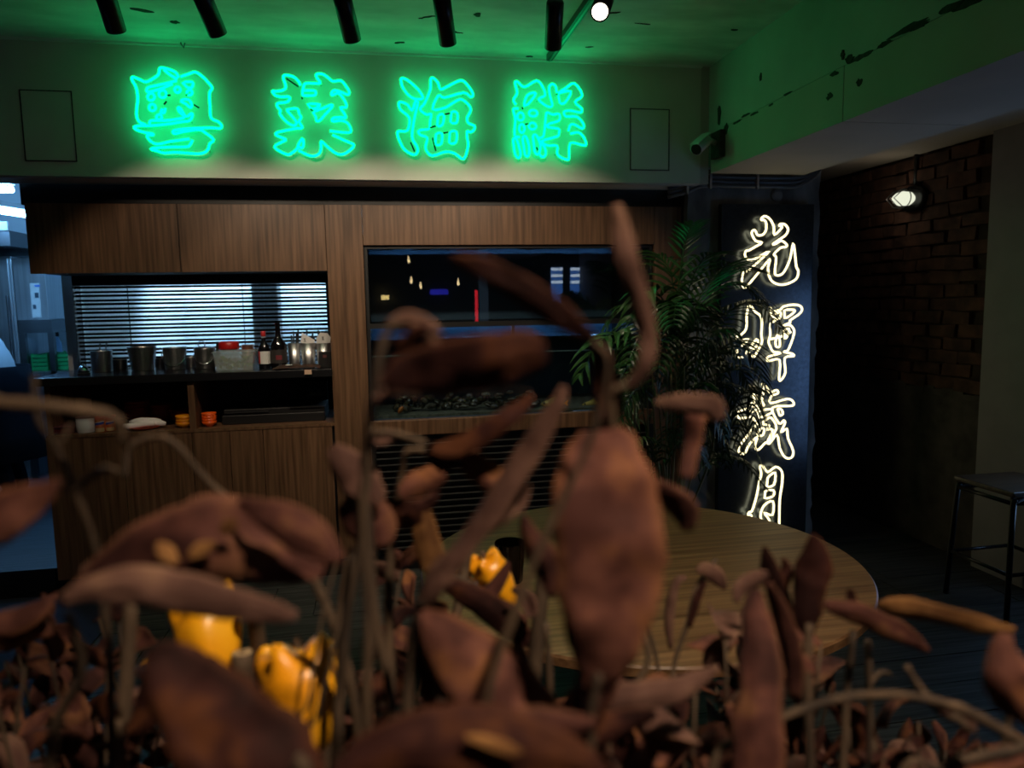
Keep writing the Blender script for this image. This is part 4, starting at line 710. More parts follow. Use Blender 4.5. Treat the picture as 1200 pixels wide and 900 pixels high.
for k, lab in enumerate(('lower white towel roll lying on the dark plate', 'middle white towel roll on the dark plate', 'top white towel roll on the dark plate')):
    c = Vector((x + (-.02, .03, 0)[k]*1.0, 4.075 + .025*k, SH + .024 + (.012 if k == 2 else .0))); b = MB()
    P = [c + Vector((dx, .008*math.sin(dx*30), .004*math.sin(dx*40 + k))) for dx in (-.075,-.05,-.02,.02,.05,.075)]
    o = tag(b.tube(P, [.010,.016,.017,.0165,.016,.010], 14).build('towel_roll', m_cloth, None, True, origin=c), lab, 'towel', 'white towels on the plate')
def bowls(lab, u0, u1, vb, vt, Y, n, m, grp, h1=.030):
    x, r = sx(u0, u1, Y); step = (sz(u0, vt, Y) - h1)/max(1, n-1)
    for k in range(n):
        z = SH + k*step; t = MB().lathe([(r*.5,0),(r*.52,.004),(r*.80,h1*.4),(r,h1),(r*.95,h1),(r*.72,h1*.45),(r*.45,.006)], (x,Y,z), 26).build('ceramic_bowl', m, None, True, origin=(x,Y,z)); tag(t, lab[k] if isinstance(lab, list) else lab + ', ' + ('bottom one', 'second up', 'third up', 'fourth up', 'fifth up', 'sixth up')[k], 'bowl', grp)
bowls('dark brown bowl in the taller left stack at the shelf back', 146, 178, 0, 470, 4.38, 6, m_terr, 'left stack of brown bowls'); bowls('dark brown bowl in the stack right of the towels, at the shelf back', 176, 204, 0, 474, 4.36, 6, m_terr, 'middle stack of brown bowls'); bowls('dark brown bowl in the stack behind the yellow bowls', 199, 224, 0, 480, 4.30, 4, m_terr, 'right stack of brown bowls')
for k, lab in enumerate((['bottom yellow bowl of the stack left of the divider', 'middle yellow bowl of the stack left of the divider', 'top yellow bowl of the stack left of the divider'],)): bowls(lab, 205, 226, 0, 487, 4.09, 3, m_ybowl, 'yellow bowls')
bowls(['bottom orange bowl right of the divider', 'second orange bowl from the bottom right of the divider', 'third orange bowl from the bottom right of the divider', 'top orange bowl right of the divider'], 236, 254, 0, 484, 4.08, 4, m_obowl, 'orange bowls')
x, r = sx(237, 252, 4.30); 
x, r = sx(262, 385, 4.20); t = thing('serving_tray', 'black serving tray with thin grey rims on the right shelf', 'tray', (x, 4.25, SH)); box(x-r*.96, x+r*.96, 4.10, 4.42, SH, SH+.05).build('stack', m_black, t, bevel=.004); box(x-r*.9, x-r*.1, 4.09, 4.10, SH+.062, SH+.066).build('rim', m_steel_dk, t); box(x+r*.3, x+r*.95, 4.09, 4.10, SH+.078, SH+.081).build('rim', m_steel_dk, t); box(x-r*.92, x+r*.96, 4.10, 4.42, SH+.05, SH+.081).build('top_tray', m_black, t, bevel=.003)
a = at(371, 462, Y=4.35); t = thing('card_terminal', 'small dark box at the back of the right shelf', 'box', (a.x, 4.4, SH+.081)); box(a.x-.06, a.x+.06, 4.38, 4.42, SH+.081, SH+.19).build('case', m_blackmetal, t, bevel=.004); box(a.x-.045, a.x+.045, 4.376, 4.381, SH+.11, SH+.175).build('screen', m_blackgloss, t)

# ------------------------------------------------------------------ table, tumbler, stool
TC, TR = Vector((.697, 1.904, 0)), .607
tb = thing('round_table', 'round wooden pedestal table in the middle of the room', 'table', TC)
MB().lathe([(TR-.006,.722),(TR,.727),(TR,.745),(TR-.004,.75)], TC, 96).build('tabletop', m_woodh, tb)
MB().lathe([(.045,.03),(.042,.06),(.042,.70),(.16,.705),(.16,.722)], TC, 24).build('pedestal', m_blackmetal, tb, True); MB().lathe([(.28,0),(.28,.012),(.05,.035)], TC, 40).build('base', m_blackmetal, tb, True)
q = Vector((.32, 1.836, .7502)); tm = thing('tumbler', 'ribbed smoked glass tumbler on the round table', 'glass', q); b = MB(); n = 48; prof = [(.030,0),(.032,.003),(.0395,.105),(.0385,.107),(.0375,.105),(.030,.012)]
V = [(q.x + r*(1 + (.025 if k % 2 else -.01)*(1 if 0 < i < 3 else 0))*math.cos(2*PI*k/n), q.y + r*(1 + (.025 if k % 2 else -.01)*(1 if 0 < i < 3 else 0))*math.sin(2*PI*k/n), q.z + z) for i, (r, z) in enumerate(prof) for k in range(n)]
b.add(V, [(i*n+k, i*n+(k+1) % n, (i+1)*n+(k+1) % n, (i+1)*n+k) for i in range(5) for k in range(n)] + [tuple(range(n))[::-1], tuple(5*n+k for k in range(n))]).build('glass_wall', m_smoke, tm)
sc_ = Vector((2.92, 2.90, 0)); stl = thing('metal_stool', 'dark wooden stool with black steel tube legs by the brick wall', 'stool', sc_); w = .175
MB().box(sc_.x-w, sc_.x+w, sc_.y-w, sc_.y+w, .575, .600).build('seat', mat('stool_wood', (.03,.018,.010), .4, col2=(.07,.04,.022), scale=3, stretch=(1,20,20)), stl, bevel=.008)
for sx_ in (-1, 1):
    for sy in (-1, 1): MB().tube([Vector(p) for p in cr([(sc_.x+sx_*.10, sc_.y+sy*.15, .560), (sc_.x+sx_*.145, sc_.y+sy*.158, .553), (sc_.x+sx_*.160, sc_.y+sy*.16, .51), (sc_.x+sx_*.18, sc_.y+sy*.18, .0)], 5)], .0125, 10).build('leg', m_blackmetal, stl, True)
for a, b_ in (((-1,-1),(1,-1)), ((-1,1),(1,1)), ((-1,-1),(-1,1)), ((1,-1),(1,1))): MB().tube([(sc_.x+a[0]*.172, sc_.y+a[1]*.172, .22), (sc_.x+b_[0]*.172, sc_.y+b_[1]*.172, .22)], .009, 8).build('stretcher', m_blackmetal, stl, True); MB().tube([(sc_.x+a[0]*.158, sc_.y+a[1]*.16, .545), (sc_.x+b_[0]*.158, sc_.y+b_[1]*.16, .545)], .010, 8).build('seat_rail', m_blackmetal, stl, True)

# ------------------------------------------------------------------ palm
PB = Vector((1.42, 3.45, 0)); pm = thing('potted_palm', 'tall areca palm in a black pot between the tank and the sign', 'plant', PB)
MB().lathe([(.15,0),(.16,.01),(.20,.36),(.21,.37),(.185,.37),(.17,.33)], PB, 32).build('pot', m_pot, pm, True); MB().lathe([(.18,.30),(.17,.335),(.02,.345)], PB, 24).build('soil', m_stain, pm, True)
def frond(P, L, pairs, hang=.45, w=.011, fwd=(0,-1,0)):
    """pinnate leaf along a 3-D rachis: leaflets in two ranks, drooping"""
    P = [Vector(p) for p in cr(P, 6)]; b = MB(); N = len(P) - 1
    b.tube(P, [.004*(1 - .75*i/N) + .0006 for i in range(N+1)], 5)
    for k in range(pairs):
        s = .16 + .84*k/(pairs-1); i = min(N-1, int(s*N)); p = P[i].lerp(P[i+1], s*N - i); t = (P[i+1] - P[i]).normalized()
        side = t.cross(Vector((0,0,1))); side = side.normalized() if side.length > .05 else Vector((1,0,0))
        ll = 1.25*L*math.sin(PI*min(1, .18 + s*.74))**.7*rnd.uniform(.85, 1.1)
        for sg in (-1, 1):
            d0 = (side*sg*.8 + t*.65 + Vector((0,0,.18))).normalized(); c = p.copy(); pts = []; d = d0.copy()
            for j in range(5):
                pts.append(c.copy()); c = c + d*ll/4; d = (d + Vector((0,0,-hang*.5)) + Vector((rnd.gauss(0,.07), rnd.gauss(0,.07), 0))).normalized()
            up = t.cross(d0).normalized(); V = []
            for j, (q, ww) in enumerate(zip(pts, (.35, 1, .95, .6, .05))):
                dd = (pts[min(4,j+1)] - pts[max(0,j-1)]).normalized(); wv = dd.cross(up); wv = wv.normalized() if wv.length > .01 else t
                nn = wv.cross(dd); V += [q - wv*w*ww + nn*w*ww*.35, q, q + wv*w*ww + nn*w*ww*.35]
            b.add(V, [(3*j+a, 3*j+a+1, 3*j+a+4, 3*j+a+3) for j in range(4) for a in (0, 1)])
    return b
def A3(l): return [at(u, v, Y=y) for u, v, y in l]
canes = []
for k, (u0, u1, vt, y) in enumerate(((778,783,395,3.42), (790,792,380,3.45), (783,770,440,3.40), (765,758,450,3.44), (800,806,370,3.5), (742,745,460,3.42), (815,822,420,3.46), (772,764,410,3.36), (798,802,430,3.38), (755,740,430,3.5), (808,818,350,3.52), (786,786,360,3.48), (832,838,440,3.48))):
    top = at(u1, vt, Y=y); base = Vector((PB.x + (at(u0, 600, Y=y).x - PB.x)*.45, PB.y + (y - 3.45)*1.1, .33)); mid = base.lerp(top, .5) + Vector((rnd.uniform(-.02,.02), 0, 0))
    mid.x = at((u0+u1)/2, 520, Y=y).x
    MB().tube([Vector(q) for q in cr([base, mid, top], 6)], [.0065 - .0002*i for i in range(13)], 7).build('cane', m_cane, pm, True); canes.append(top)
FR = [([(776,440,3.40),(745,398,3.30),(708,396,3.22),(681,438,3.18)], 0.17, 10, .75, .017), ([(790,392,3.42),(776,350,3.36),(757,340,3.30),(733,385,3.22)], .16, 9, .8, .017),
 ([(802,400,3.45),(822,345,3.50),(850,312,3.55),(882,318,3.58)], .22, 18, .4, .010), ([(806,420,3.45),(845,372,3.5),(885,354,3.52),(917,388,3.52)], .17, 20, .7, .009),
 ([(792,370,3.48),(786,320,3.55),(770,300,3.62),(752,310,3.7)], .16, 14, .6, .010), ([(822,440,3.46),(850,405,3.48),(876,408,3.5),(898,455,3.5)], .18, 16, .8, .010),
 ([(832,450,3.48),(862,430,3.5),(880,460,3.5),(884,500,3.5)], .17, 16, .9, .010), ([(812,560,3.42),(838,535,3.45),(868,540,3.5),(900,575,3.5)], .12, 18, .8, .008),
 ([(770,560,3.35),(765,525,3.3),(752,512,3.22),(738,520,3.15)], .10, 12, .8, .008), ([(780,545,3.35),(795,520,3.3),(812,520,3.25),(826,545,3.2)], .10, 12, .8, .008),
 ([(783,420,3.4),(770,385,3.3),(755,380,3.2),(738,420,3.1)], .18, 14, .9, .010), ([(790,430,3.4),(800,385,3.3),(815,370,3.2),(838,405,3.15)], .18, 15, .8, .010),
 ([(776,450,3.4),(758,425,3.32),(735,430,3.26),(715,470,3.2)], .15, 14, .9, .009), ([(800,380,3.5),(810,330,3.6),(828,300,3.65),(850,298,3.7)], .16, 14, .5, .010),
 ([(815,440,3.44),(830,400,3.4),(850,390,3.36),(868,420,3.3)], .18, 15, .9, .010), ([(785,440,3.4),(782,405,3.3),(778,395,3.2),(772,430,3.05)], .17, 14, .9, .010),
 ([(800,470,3.4),(820,450,3.38),(838,465,3.34),(850,510,3.3)], .16, 14, .9, .010), ([(770,470,3.4),(750,455,3.34),(735,470,3.3),(722,505,3.28)], .14, 12, .9, .009),
 ([(806,500,3.42),(828,490,3.42),(846,510,3.4),(852,545,3.4)], .13, 12, .9, .009), ([(788,400,3.46),(760,365,3.52),(730,362,3.58),(705,390,3.6)], .18, 14, .7, .010),
 ([(812,380,3.5),(842,340,3.46),(872,335,3.42),(900,360,3.4)], .15, 16, .8, .008), ([(792,360,3.5),(800,300,3.56),(806,275,3.6),(812,262,3.64)], .12, 12, .2, .009),
 ([(822,470,3.46),(848,450,3.46),(862,480,3.46),(868,530,3.46)], .16, 14, .9, .009), ([(800,420,3.38),(795,370,3.28),(792,355,3.18),(790,380,3.05)], .18, 14, .9, .010)]
for k in range(20):
    u, v_, y = rnd.uniform(735, 865), rnd.uniform(360, 520), rnd.uniform(3.42, 3.72); sg = rnd.choice((-1, 1)); a_ = rnd.uniform(25, 60)
    FR.append(([(u, v_ + 50, y), (u + sg*a_*.3, v_, y + .02), (u + sg*a_*.75, v_ - 8, y), (u + sg*a_*1.15, v_ + 38, y - .04)], rnd.uniform(.13, .19), 14, .9, .009))
for P, L, n, hg, w in FR: frond(A3(P), L, n, hg, w*.85).build('frond', m_palm, pm)

# ------------------------------------------------------------------ dried branches in the foreground
SOIL = .78
pl = thing('planter_box', 'long dark planter box holding the dried branches', 'planter', (.15, .62, 0))
box(-.95, 1.25, .34, .365, 0, .80).build('front_panel', m_black, pl); box(-.95, 1.25, .880, .905, 0, .80).build('rear_panel', m_black, pl)
for x in (-.95, 1.225): box(x, x+.025, .365, .880, 0, .80).build('end_panel', m_black, pl)
box(-.925, 1.225, .365, .880, SOIL-.05, SOIL).build('soil', m_stain, pl)
VIEW = RW @ np.array([0, 0, 1.0])
def leaf_build(P, hw, m, parent, twist=0, fold=0, curl=.35, wav=.06, seed=0, cols=6, view=None):
    """P: smooth 3-D spine, hw: half widths; twist may vary along the leaf"""
    N = len(P); V = []; UV = []
    for i in range(N):
        T = (P[min(N-1, i+1)] - P[max(0, i-1)]).normalized(); vd = view if view is not None else (P[i] - cam.location).normalized()
        Wd = T.cross(vd); Wd = Wd.normalized() if Wd.length > .05 else T.orthogonal().normalized()
        cu = curl*(.55 + .45*math.sin(i*.16 + seed))
        tw = twist[0] + (twist[1] - twist[0])*i/(N-1) if isinstance(twist, tuple) else twist
        Wd = Matrix.Rotation(tw, 3, T) @ Wd; Nn = Wd.cross(T)
        for j in range(cols + 1):
            s = -1 + 2*j/cols; e = wav*noise.noise((i*.13 + seed*3.1, s*1.7, seed*7.7))
            off = fold*abs(s)*.9 + cu*.34*s*s + e*1.2 + .9*wav*noise.noise((i*.32 + seed*2.3, s*3.1, seed)) + wav*.9*s*noise.noise((i*.14, seed*1.3, 2.0))
            V.append(P[i] + Wd*hw[i]*s*(1 + 1.1*wav*noise.noise((i*.2 + seed, 5 if s > 0 else 0, seed)) + .6*wav*noise.noise((i*.7 + seed, 9 if s > 0 else 3, seed))) + Nn*hw[i]*off); UV.append((j/cols, i/(N-1)))
    b = MB(); b.add(V, [(i*(cols+1)+j, i*(cols+1)+j+1, (i+1)*(cols+1)+j+1, (i+1)*(cols+1)+j) for i in range(N-1) for j in range(cols)]); b.uv = UV
    o = b.build('leaf', m, parent, True); s = o.modifiers.new('thickness', 'SOLIDIFY'); s.thickness = .0005; return o
def branch(lab, stems, leaves, grp=None, root=None, rk=1.0):
    """stems: lists of (u, v, d, radius px); leaves: (material, spine [(u, v, d, half width px)], twist, fold, curl)"""
    S0 = stems[0][0]; r0 = at(S0[0], S0[1], d=S0[2]); rx_, ry = (root if root else (max(-.9, min(1.18, r0.x)), min(.86, max(.39, r0.y + .03))))
    t = thing('dried_branch', lab, 'branch', (rx_, ry, SOIL), grp)
    for k, st in enumerate(stems):
        pts = [at(u, v, d=d) for u, v, d, r in st]; rr = [r*d/FPX*rk for u, v, d, r in st]
        if k == 0: pts = [Vector((rx_, ry, SOIL - .005)), Vector((rx_, ry, SOIL)).lerp(pts[0], .55)] + pts; rr = [rr[0]*1.2, rr[0]*1.1] + rr
        Q = cr([(*p, r) for p, r in zip(pts, rr)], 5)
        MB().tube([Vector(q[:3]) for q in Q], [max(.0005, q[3]*(1 + .12*math.sin(i*1.9))) for i, q in enumerate(Q)], 8).build('stem', m_stick, t, True)
    for i, lf in enumerate(leaves):
        mk, sp = lf[0], lf[1]; tw, fo, cu = (list(lf[2:]) + [0, .1, .3][len(lf)-2:])[:3]
        Q = cr(sp, 5); P = [at(q[0], q[1], d=q[2]) for q in Q]; hw = [max(.25, q[3])*q[2]/FPX for q in Q]
        leaf_build(P, hw, LM[mk], t, tw, fo, cu, .16, seed=int(sp[0][0]*7 + sp[0][1]*3) % 97)
    return t
branch('branch with one broad russet leaf standing upright, the largest leaf', [[(690,905,.35,7),(690,850,.34,6),(702,790,.335,5)]],
 [('r', [(704,505,.345,24),(705,522,.34,42),(707,560,.335,58),(712,620,.33,65),(714,680,.33,62),(710,730,.33,50),(704,775,.335,34),(698,812,.34,14)], (.15,-.15), -.05, .18), ('p', [(768,470,.42,3),(783,472,.42,9),(812,474,.42,13),(832,480,.42,17),(842,494,.42,6)], .3, .2, .3), ('r', [(812,486,.42,16),(810,520,.42,11),(803,560,.41,9)], .5, .2, .2), ('m', [(760,565,.40,6),(782,580,.40,16),(800,600,.40,20),(806,622,.40,8)], .6, .1, .4)])
branch('branch with a tall thin lit pinkish petiole rising over the fish tank', [[(668,890,.36,6),(700,700,.37,5),(722,560,.36,5),(716,470,.35,5),(735,450,.345,5)]],
 [('p', [(722,240,.33,6),(726,265,.33,11),(735,305,.33,13),(748,350,.335,13),(758,390,.34,11),(757,425,.34,9),(736,455,.345,7)], 0, .35, .2), ('d', [(694,398,.36,6),(706,430,.36,16),(712,470,.36,20),(706,505,.36,14)], .4, .1, .3)])
branch('branch with dark dull leaves hanging before the fish tank', [[(430,880,.36,6),(432,740,.35,6),(425,600,.34,5),(430,520,.33,5),(440,445,.32,5),(452,392,.32,5),(470,376,.32,5)]],
 [('p', [(455,384,.32,8),(478,376,.32,12),(500,388,.32,14),(512,405,.32,8)], .3, .2, .3), ('d', [(462,408,.32,6),(490,395,.32,14),(505,385,.32,8)], .6, .2, .3), ('d', [(450,450,.31,10),(485,438,.31,28),(530,432,.305,34),(580,424,.30,33),(625,412,.30,26),(640,408,.30,10)], .25, .1, .35), ('p', [(436,450,.32,4),(452,443,.32,7),(470,436,.32,4)]), ('p', [(438,470,.32,4),(462,458,.32,7),(482,455,.32,6),(488,468,.32,3)])])
branch('branch with a thin dark leaf arching across the upper tank', [[(560,900,.34,6),(610,700,.33,5),(690,520,.32,4),(712,430,.31,4),(694,398,.305,4)]],
 [('d', [(528,303,.30,5),(548,308,.30,11),(580,322,.30,15),(620,345,.30,18),(660,372,.30,16),(694,398,.305,7)], .3, .1, .3)])
branch('branch with a long twisted blade slanting up to the tank sill', [[(478,905,.40,7),(480,780,.39,7),(492,705,.385,7)]],
 [('p', [(661,452,.37,3),(655,470,.37,9),(632,510,.375,14),(605,550,.38,17),(578,592,.38,17),(545,636,.385,15),(512,672,.385,20),(492,708,.39,14)], (.1,.9), .25, .2), ('p', [(614,566,.39,9),(606,584,.39,13),(584,602,.39,14),(556,622,.39,11),(535,645,.39,5)], .4, .2, .3)])
branch('branch with a dark curved leaf reaching over the tank sill', [[(470,900,.45,6),(440,720,.44,5),(432,560,.43,4),(438,512,.42,4),(462,508,.42,4),(500,520,.42,4)]],
 [('d', [(624,462,.40,4),(612,476,.40,9),(590,492,.40,12),(560,512,.405,13),(530,525,.41,12),(505,526,.415,6)], .3, .2, .3), ('r', [(518,520,.42,4),(540,532,.42,11),(562,550,.42,17),(582,566,.42,16),(600,580,.42,5)], .2, .15, .3), ('p', [(432,510,.42,5),(448,514,.42,9),(462,506,.42,6)]), ('d', [(500,530,.42,4),(520,545,.42,9),(545,530,.42,10),(575,512,.42,6)], .3)])
branch('branch with a pair of dusty pink cupped leaves beside the walnut post', [[(395,905,.46,7),(405,740,.45,6),(425,620,.44,5),(428,560,.43,4),(436,500,.42,4)]],
 [('p', [(388,524,.43,6),(398,536,.43,16),(412,552,.43,22),(426,568,.43,24),(440,582,.43,14),(444,590,.43,4)], .2, .15, .4), ('m', [(400,590,.44,10),(420,605,.44,28),(440,622,.44,28),(452,640,.44,10)], .4, .2, .4), ('d', [(446,590,.45,8),(470,604,.45,20),(492,600,.45,14)], .5, .2, .4)])
branch('branch with a folded reddish pod leaf and a tan strip below it', [[(462,905,.50,7),(456,760,.50,6),(458,640,.49,5),(470,560,.48,4),(476,530,.47,4),(498,527,.47,3)]],
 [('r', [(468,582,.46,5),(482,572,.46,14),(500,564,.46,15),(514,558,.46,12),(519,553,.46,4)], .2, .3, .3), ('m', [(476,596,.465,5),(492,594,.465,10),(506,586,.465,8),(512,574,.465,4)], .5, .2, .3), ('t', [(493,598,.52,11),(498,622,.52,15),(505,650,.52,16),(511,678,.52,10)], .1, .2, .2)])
branch('branch with a wide leaf spotted by light through holes, lying over the yellow fruits', [[(60,905,.40,7),(95,790,.38,6),(80,720,.36,5)]],
 [('m', [(78,702,.35,5),(120,678,.35,24),(170,650,.35,38),(220,634,.35,46),(280,632,.355,48),(325,645,.36,42),(355,660,.36,28),(378,672,.36,6)], (.25,-.1), .1, .25), ('t', [(184,636,.343,3),(196,648,.343,10),(208,660,.343,4)], 0, .05, .05), ('t', [(220,652,.343,3),(236,644,.343,9),(252,636,.343,3)], 0, .05, .05), ('t', [(258,626,.343,3),(268,617,.343,9),(276,608,.343,3)], 0, .05, .05), ('p', [(70,706,.33,7),(110,690,.33,16),(160,686,.33,24),(215,696,.33,24),(270,708,.33,19),(320,718,.33,13),(348,722,.33,5)], .2, .25, .25)])  # small tan pieces on top stand in for light through holes
branch('branch with a blotched brown leaf bending down before the counter doors', [[(425,905,.47,6),(400,760,.46,6),(345,640,.45,5),(285,600,.44,5),(240,560,.43,4),(205,520,.42,4),(180,512,.42,4),(152,525,.42,4),(146,560,.42,4)]],
 [('m', [(280,588,.345,6),(298,596,.34,12),(325,608,.338,22),(352,624,.337,25),(378,640,.336,20),(400,656,.335,6)], .25, .2, .3)])
branch('thin forked twig with pale knuckles before the left counter door', [[(135,905,.44,5),(128,760,.40,5),(112,650,.38,5),(88,575,.36,4),(66,525,.35,4),(45,490,.34,4),(40,440,.34,3)], [(88,575,.36,4),(104,562,.36,4),(122,550,.36,5),(138,552,.36,3)], [(86,574,.36,4),(70,572,.36,5),(56,578,.36,3)], [(66,525,.35,3),(76,512,.35,3),(82,498,.35,2)]], [('p', [(95,672,.38,4),(112,664,.38,8),(128,672,.38,4)])])
branch('bare brown branch jutting in from the left below the worktop', [[(-60,880,.36,8),(-90,620,.34,8),(-50,470,.33,9),(0,472,.33,9),(60,477,.33,8),(105,482,.335,8),(138,492,.34,6),(143,520,.345,4)]], [('r', [(70,562,.30,3),(50,578,.30,14),(24,592,.30,24),(-10,610,.30,32),(-50,630,.30,24)], .2, .2, .3)])
branch('branch with a very dark broad leaf slanting before the left fruit', [[(360,930,.31,8),(345,915,.31,8)]], [('d', [(178,758,.32,8),(192,775,.32,28),(220,810,.315,46),(255,850,.31,58),(300,895,.31,66),(340,950,.31,50)], .2, .1, .25)])
branch('branch with a large russet leaf bending over at bottom centre', [[(478,915,.39,7),(480,800,.385,7),(494,722,.38,6)]], [('r', [(494,716,.375,6),(512,742,.37,28),(545,778,.365,44),(590,815,.36,48),(630,850,.36,38),(662,885,.36,10)], (.4,-.2), .2, .3), ('m', [(500,720,.385,6),(498,760,.385,14),(500,810,.385,14),(506,850,.385,6)], .8, .2, .3)])
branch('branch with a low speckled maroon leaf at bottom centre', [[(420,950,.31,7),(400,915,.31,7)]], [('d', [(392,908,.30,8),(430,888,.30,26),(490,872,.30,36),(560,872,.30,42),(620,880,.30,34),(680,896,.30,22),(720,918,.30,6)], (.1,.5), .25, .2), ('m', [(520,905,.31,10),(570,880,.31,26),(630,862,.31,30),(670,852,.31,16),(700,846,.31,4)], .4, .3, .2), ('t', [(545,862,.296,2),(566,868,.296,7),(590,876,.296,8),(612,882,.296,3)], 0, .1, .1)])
branch('branch with a pinkish leaf pointing right across the table foot', [[(625,930,.42,6),(632,880,.41,6),(640,852,.405,6)]], [('p', [(638,852,.40,6),(665,838,.40,15),(700,824,.405,18),(740,818,.41,17),(780,812,.415,16),(815,798,.42,11),(842,782,.42,3)], .3, .2, .3), ('r', [(650,860,.38,8),(670,842,.38,22),(700,815,.38,24),(720,790,.38,10)], .6, .2, .3), ('d', [(655,870,.39,8),(690,862,.39,18),(740,845,.40,14),(770,836,.40,4)], .6, .2, .3)])
branch('branch with an upright dark pointed leaf on the table edge', [[(948,935,.50,6),(946,800,.50,6),(948,730,.50,5)]], [('d', [(952,626,.50,2),(955,640,.50,11),(954,662,.50,20),(948,690,.50,18),(944,722,.50,16),(948,745,.50,6)], .1, .2, .3), ('d', [(896,640,.52,2),(899,658,.52,9),(904,680,.52,14),(916,705,.52,12),(926,730,.52,4)], .5, .2, .3), ('d', [(918,654,.52,2),(922,668,.52,7),(912,688,.52,10)], .3), ('p', [(862,706,.51,3),(868,690,.51,9),(884,680,.51,10),(900,672,.51,4)], .4, .2, .4)])
branch('branch with a long drooping maroon leaf below the right table edge', [[(900,950,.40,7),(895,920,.40,7)]], [('m', [(885,690,.44,6),(884,715,.43,14),(888,750,.42,21),(890,795,.41,26),(886,845,.40,29),(884,900,.395,31),(884,950,.39,20)], .2, .35, .2), ('m', [(900,682,.45,5),(914,720,.45,13),(926,770,.45,15),(930,820,.45,8)], .6, .2, .3)])
branch('branch with a folded brown leaf lying across the table rim', [[(985,940,.52,5),(992,820,.52,4),(1000,740,.51,4)], [(1018,900,.52,3),(1020,800,.52,3),(1017,750,.52,3)], [(1020,800,.52,3),(1032,788,.52,3),(1044,790,.52,2)]], [('m', [(966,708,.50,5),(985,714,.50,10),(1012,722,.50,14),(1045,738,.50,14),(1072,752,.50,9),(1088,764,.50,3)], .3, .3, .3), ('d', [(996,690,.51,3),(998,702,.51,6),(1000,715,.51,4)])])
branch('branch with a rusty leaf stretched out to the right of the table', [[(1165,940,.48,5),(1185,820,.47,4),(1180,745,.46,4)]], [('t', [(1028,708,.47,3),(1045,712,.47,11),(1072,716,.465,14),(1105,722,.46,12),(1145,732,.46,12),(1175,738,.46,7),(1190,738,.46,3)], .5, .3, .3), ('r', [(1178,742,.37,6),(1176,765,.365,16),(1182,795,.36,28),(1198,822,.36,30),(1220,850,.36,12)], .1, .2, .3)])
branch('bare arching twig across the bottom right corner', [[(830,930,.42,6),(865,866,.42,5),(905,846,.42,5),(950,828,.42,5),(1000,816,.42,5),(1060,815,.43,5),(1120,828,.43,6),(1160,848,.43,7),(1215,880,.43,7)], [(1062,780,.44,3),(1078,806,.44,4),(1100,830,.435,6),(1122,842,.43,6),(1138,858,.43,3)]], [('p', [(1100,828,.43,4),(1116,838,.43,9),(1134,848,.43,8),(1140,860,.43,3)], .3, .2, .3)])
branch('pale stick leaning in the bottom right corner', [[(1050,925,.40,4),(1100,900,.40,5),(1150,886,.40,6),(1185,880,.40,6),(1215,868,.40,4)]], [('r', [(1120,910,.40,8),(1160,895,.40,16),(1200,885,.40,12)], .3)])
branch('small hooked twig with thin leaves before the table top', [[(788,935,.62,4),(786,820,.62,3),(792,772,.62,3),(806,730,.62,3),(816,690,.62,3),(840,655,.62,3)], [(760,935,.62,3),(772,800,.62,2.5),(758,730,.62,2.5),(744,690,.62,2)]], [('p', [(804,676,.62,3),(794,680,.62,5),(787,700,.62,6),(783,730,.62,6),(786,760,.62,3)], .5, .3, .3), ('p', [(816,668,.61,3),(828,668,.61,9),(840,676,.61,10),(850,690,.61,3)], .3), ('d', [(826,680,.615,3),(816,705,.615,5),(808,735,.615,3)], .4)])
branch('leaf sprig with a deep red tip at the left of the largest leaf', [[(642,930,.58,6),(645,830,.57,5),(640,730,.56,4)]], [('m', [(613,604,.44,3),(618,622,.44,10),(630,648,.44,20),(642,674,.44,14),(646,700,.44,4)], .4, .2, .3), ('p', [(600,690,.60,3),(618,700,.60,9),(622,720,.60,8),(610,690,.60,3)], .5)])
branch('sprig with a pointed dark leaf over the far yellow fruit', [[(640,930,.66,6),(625,820,.66,5),(600,740,.66,5),(560,690,.66,4),(520,672,.66,4)]], [('m', [(596,658,.64,2),(590,672,.64,7),(578,690,.64,10),(562,700,.64,9),(555,704,.64,3)], .3, .25, .3), ('d', [(510,678,.62,6),(540,694,.62,13),(575,716,.62,18),(610,745,.62,14),(625,758,.62,4)], .4, .2, .3), ('m', [(572,702,.63,5),(592,716,.63,11),(608,732,.63,11),(617,746,.63,4)], .3, .2, .3)])
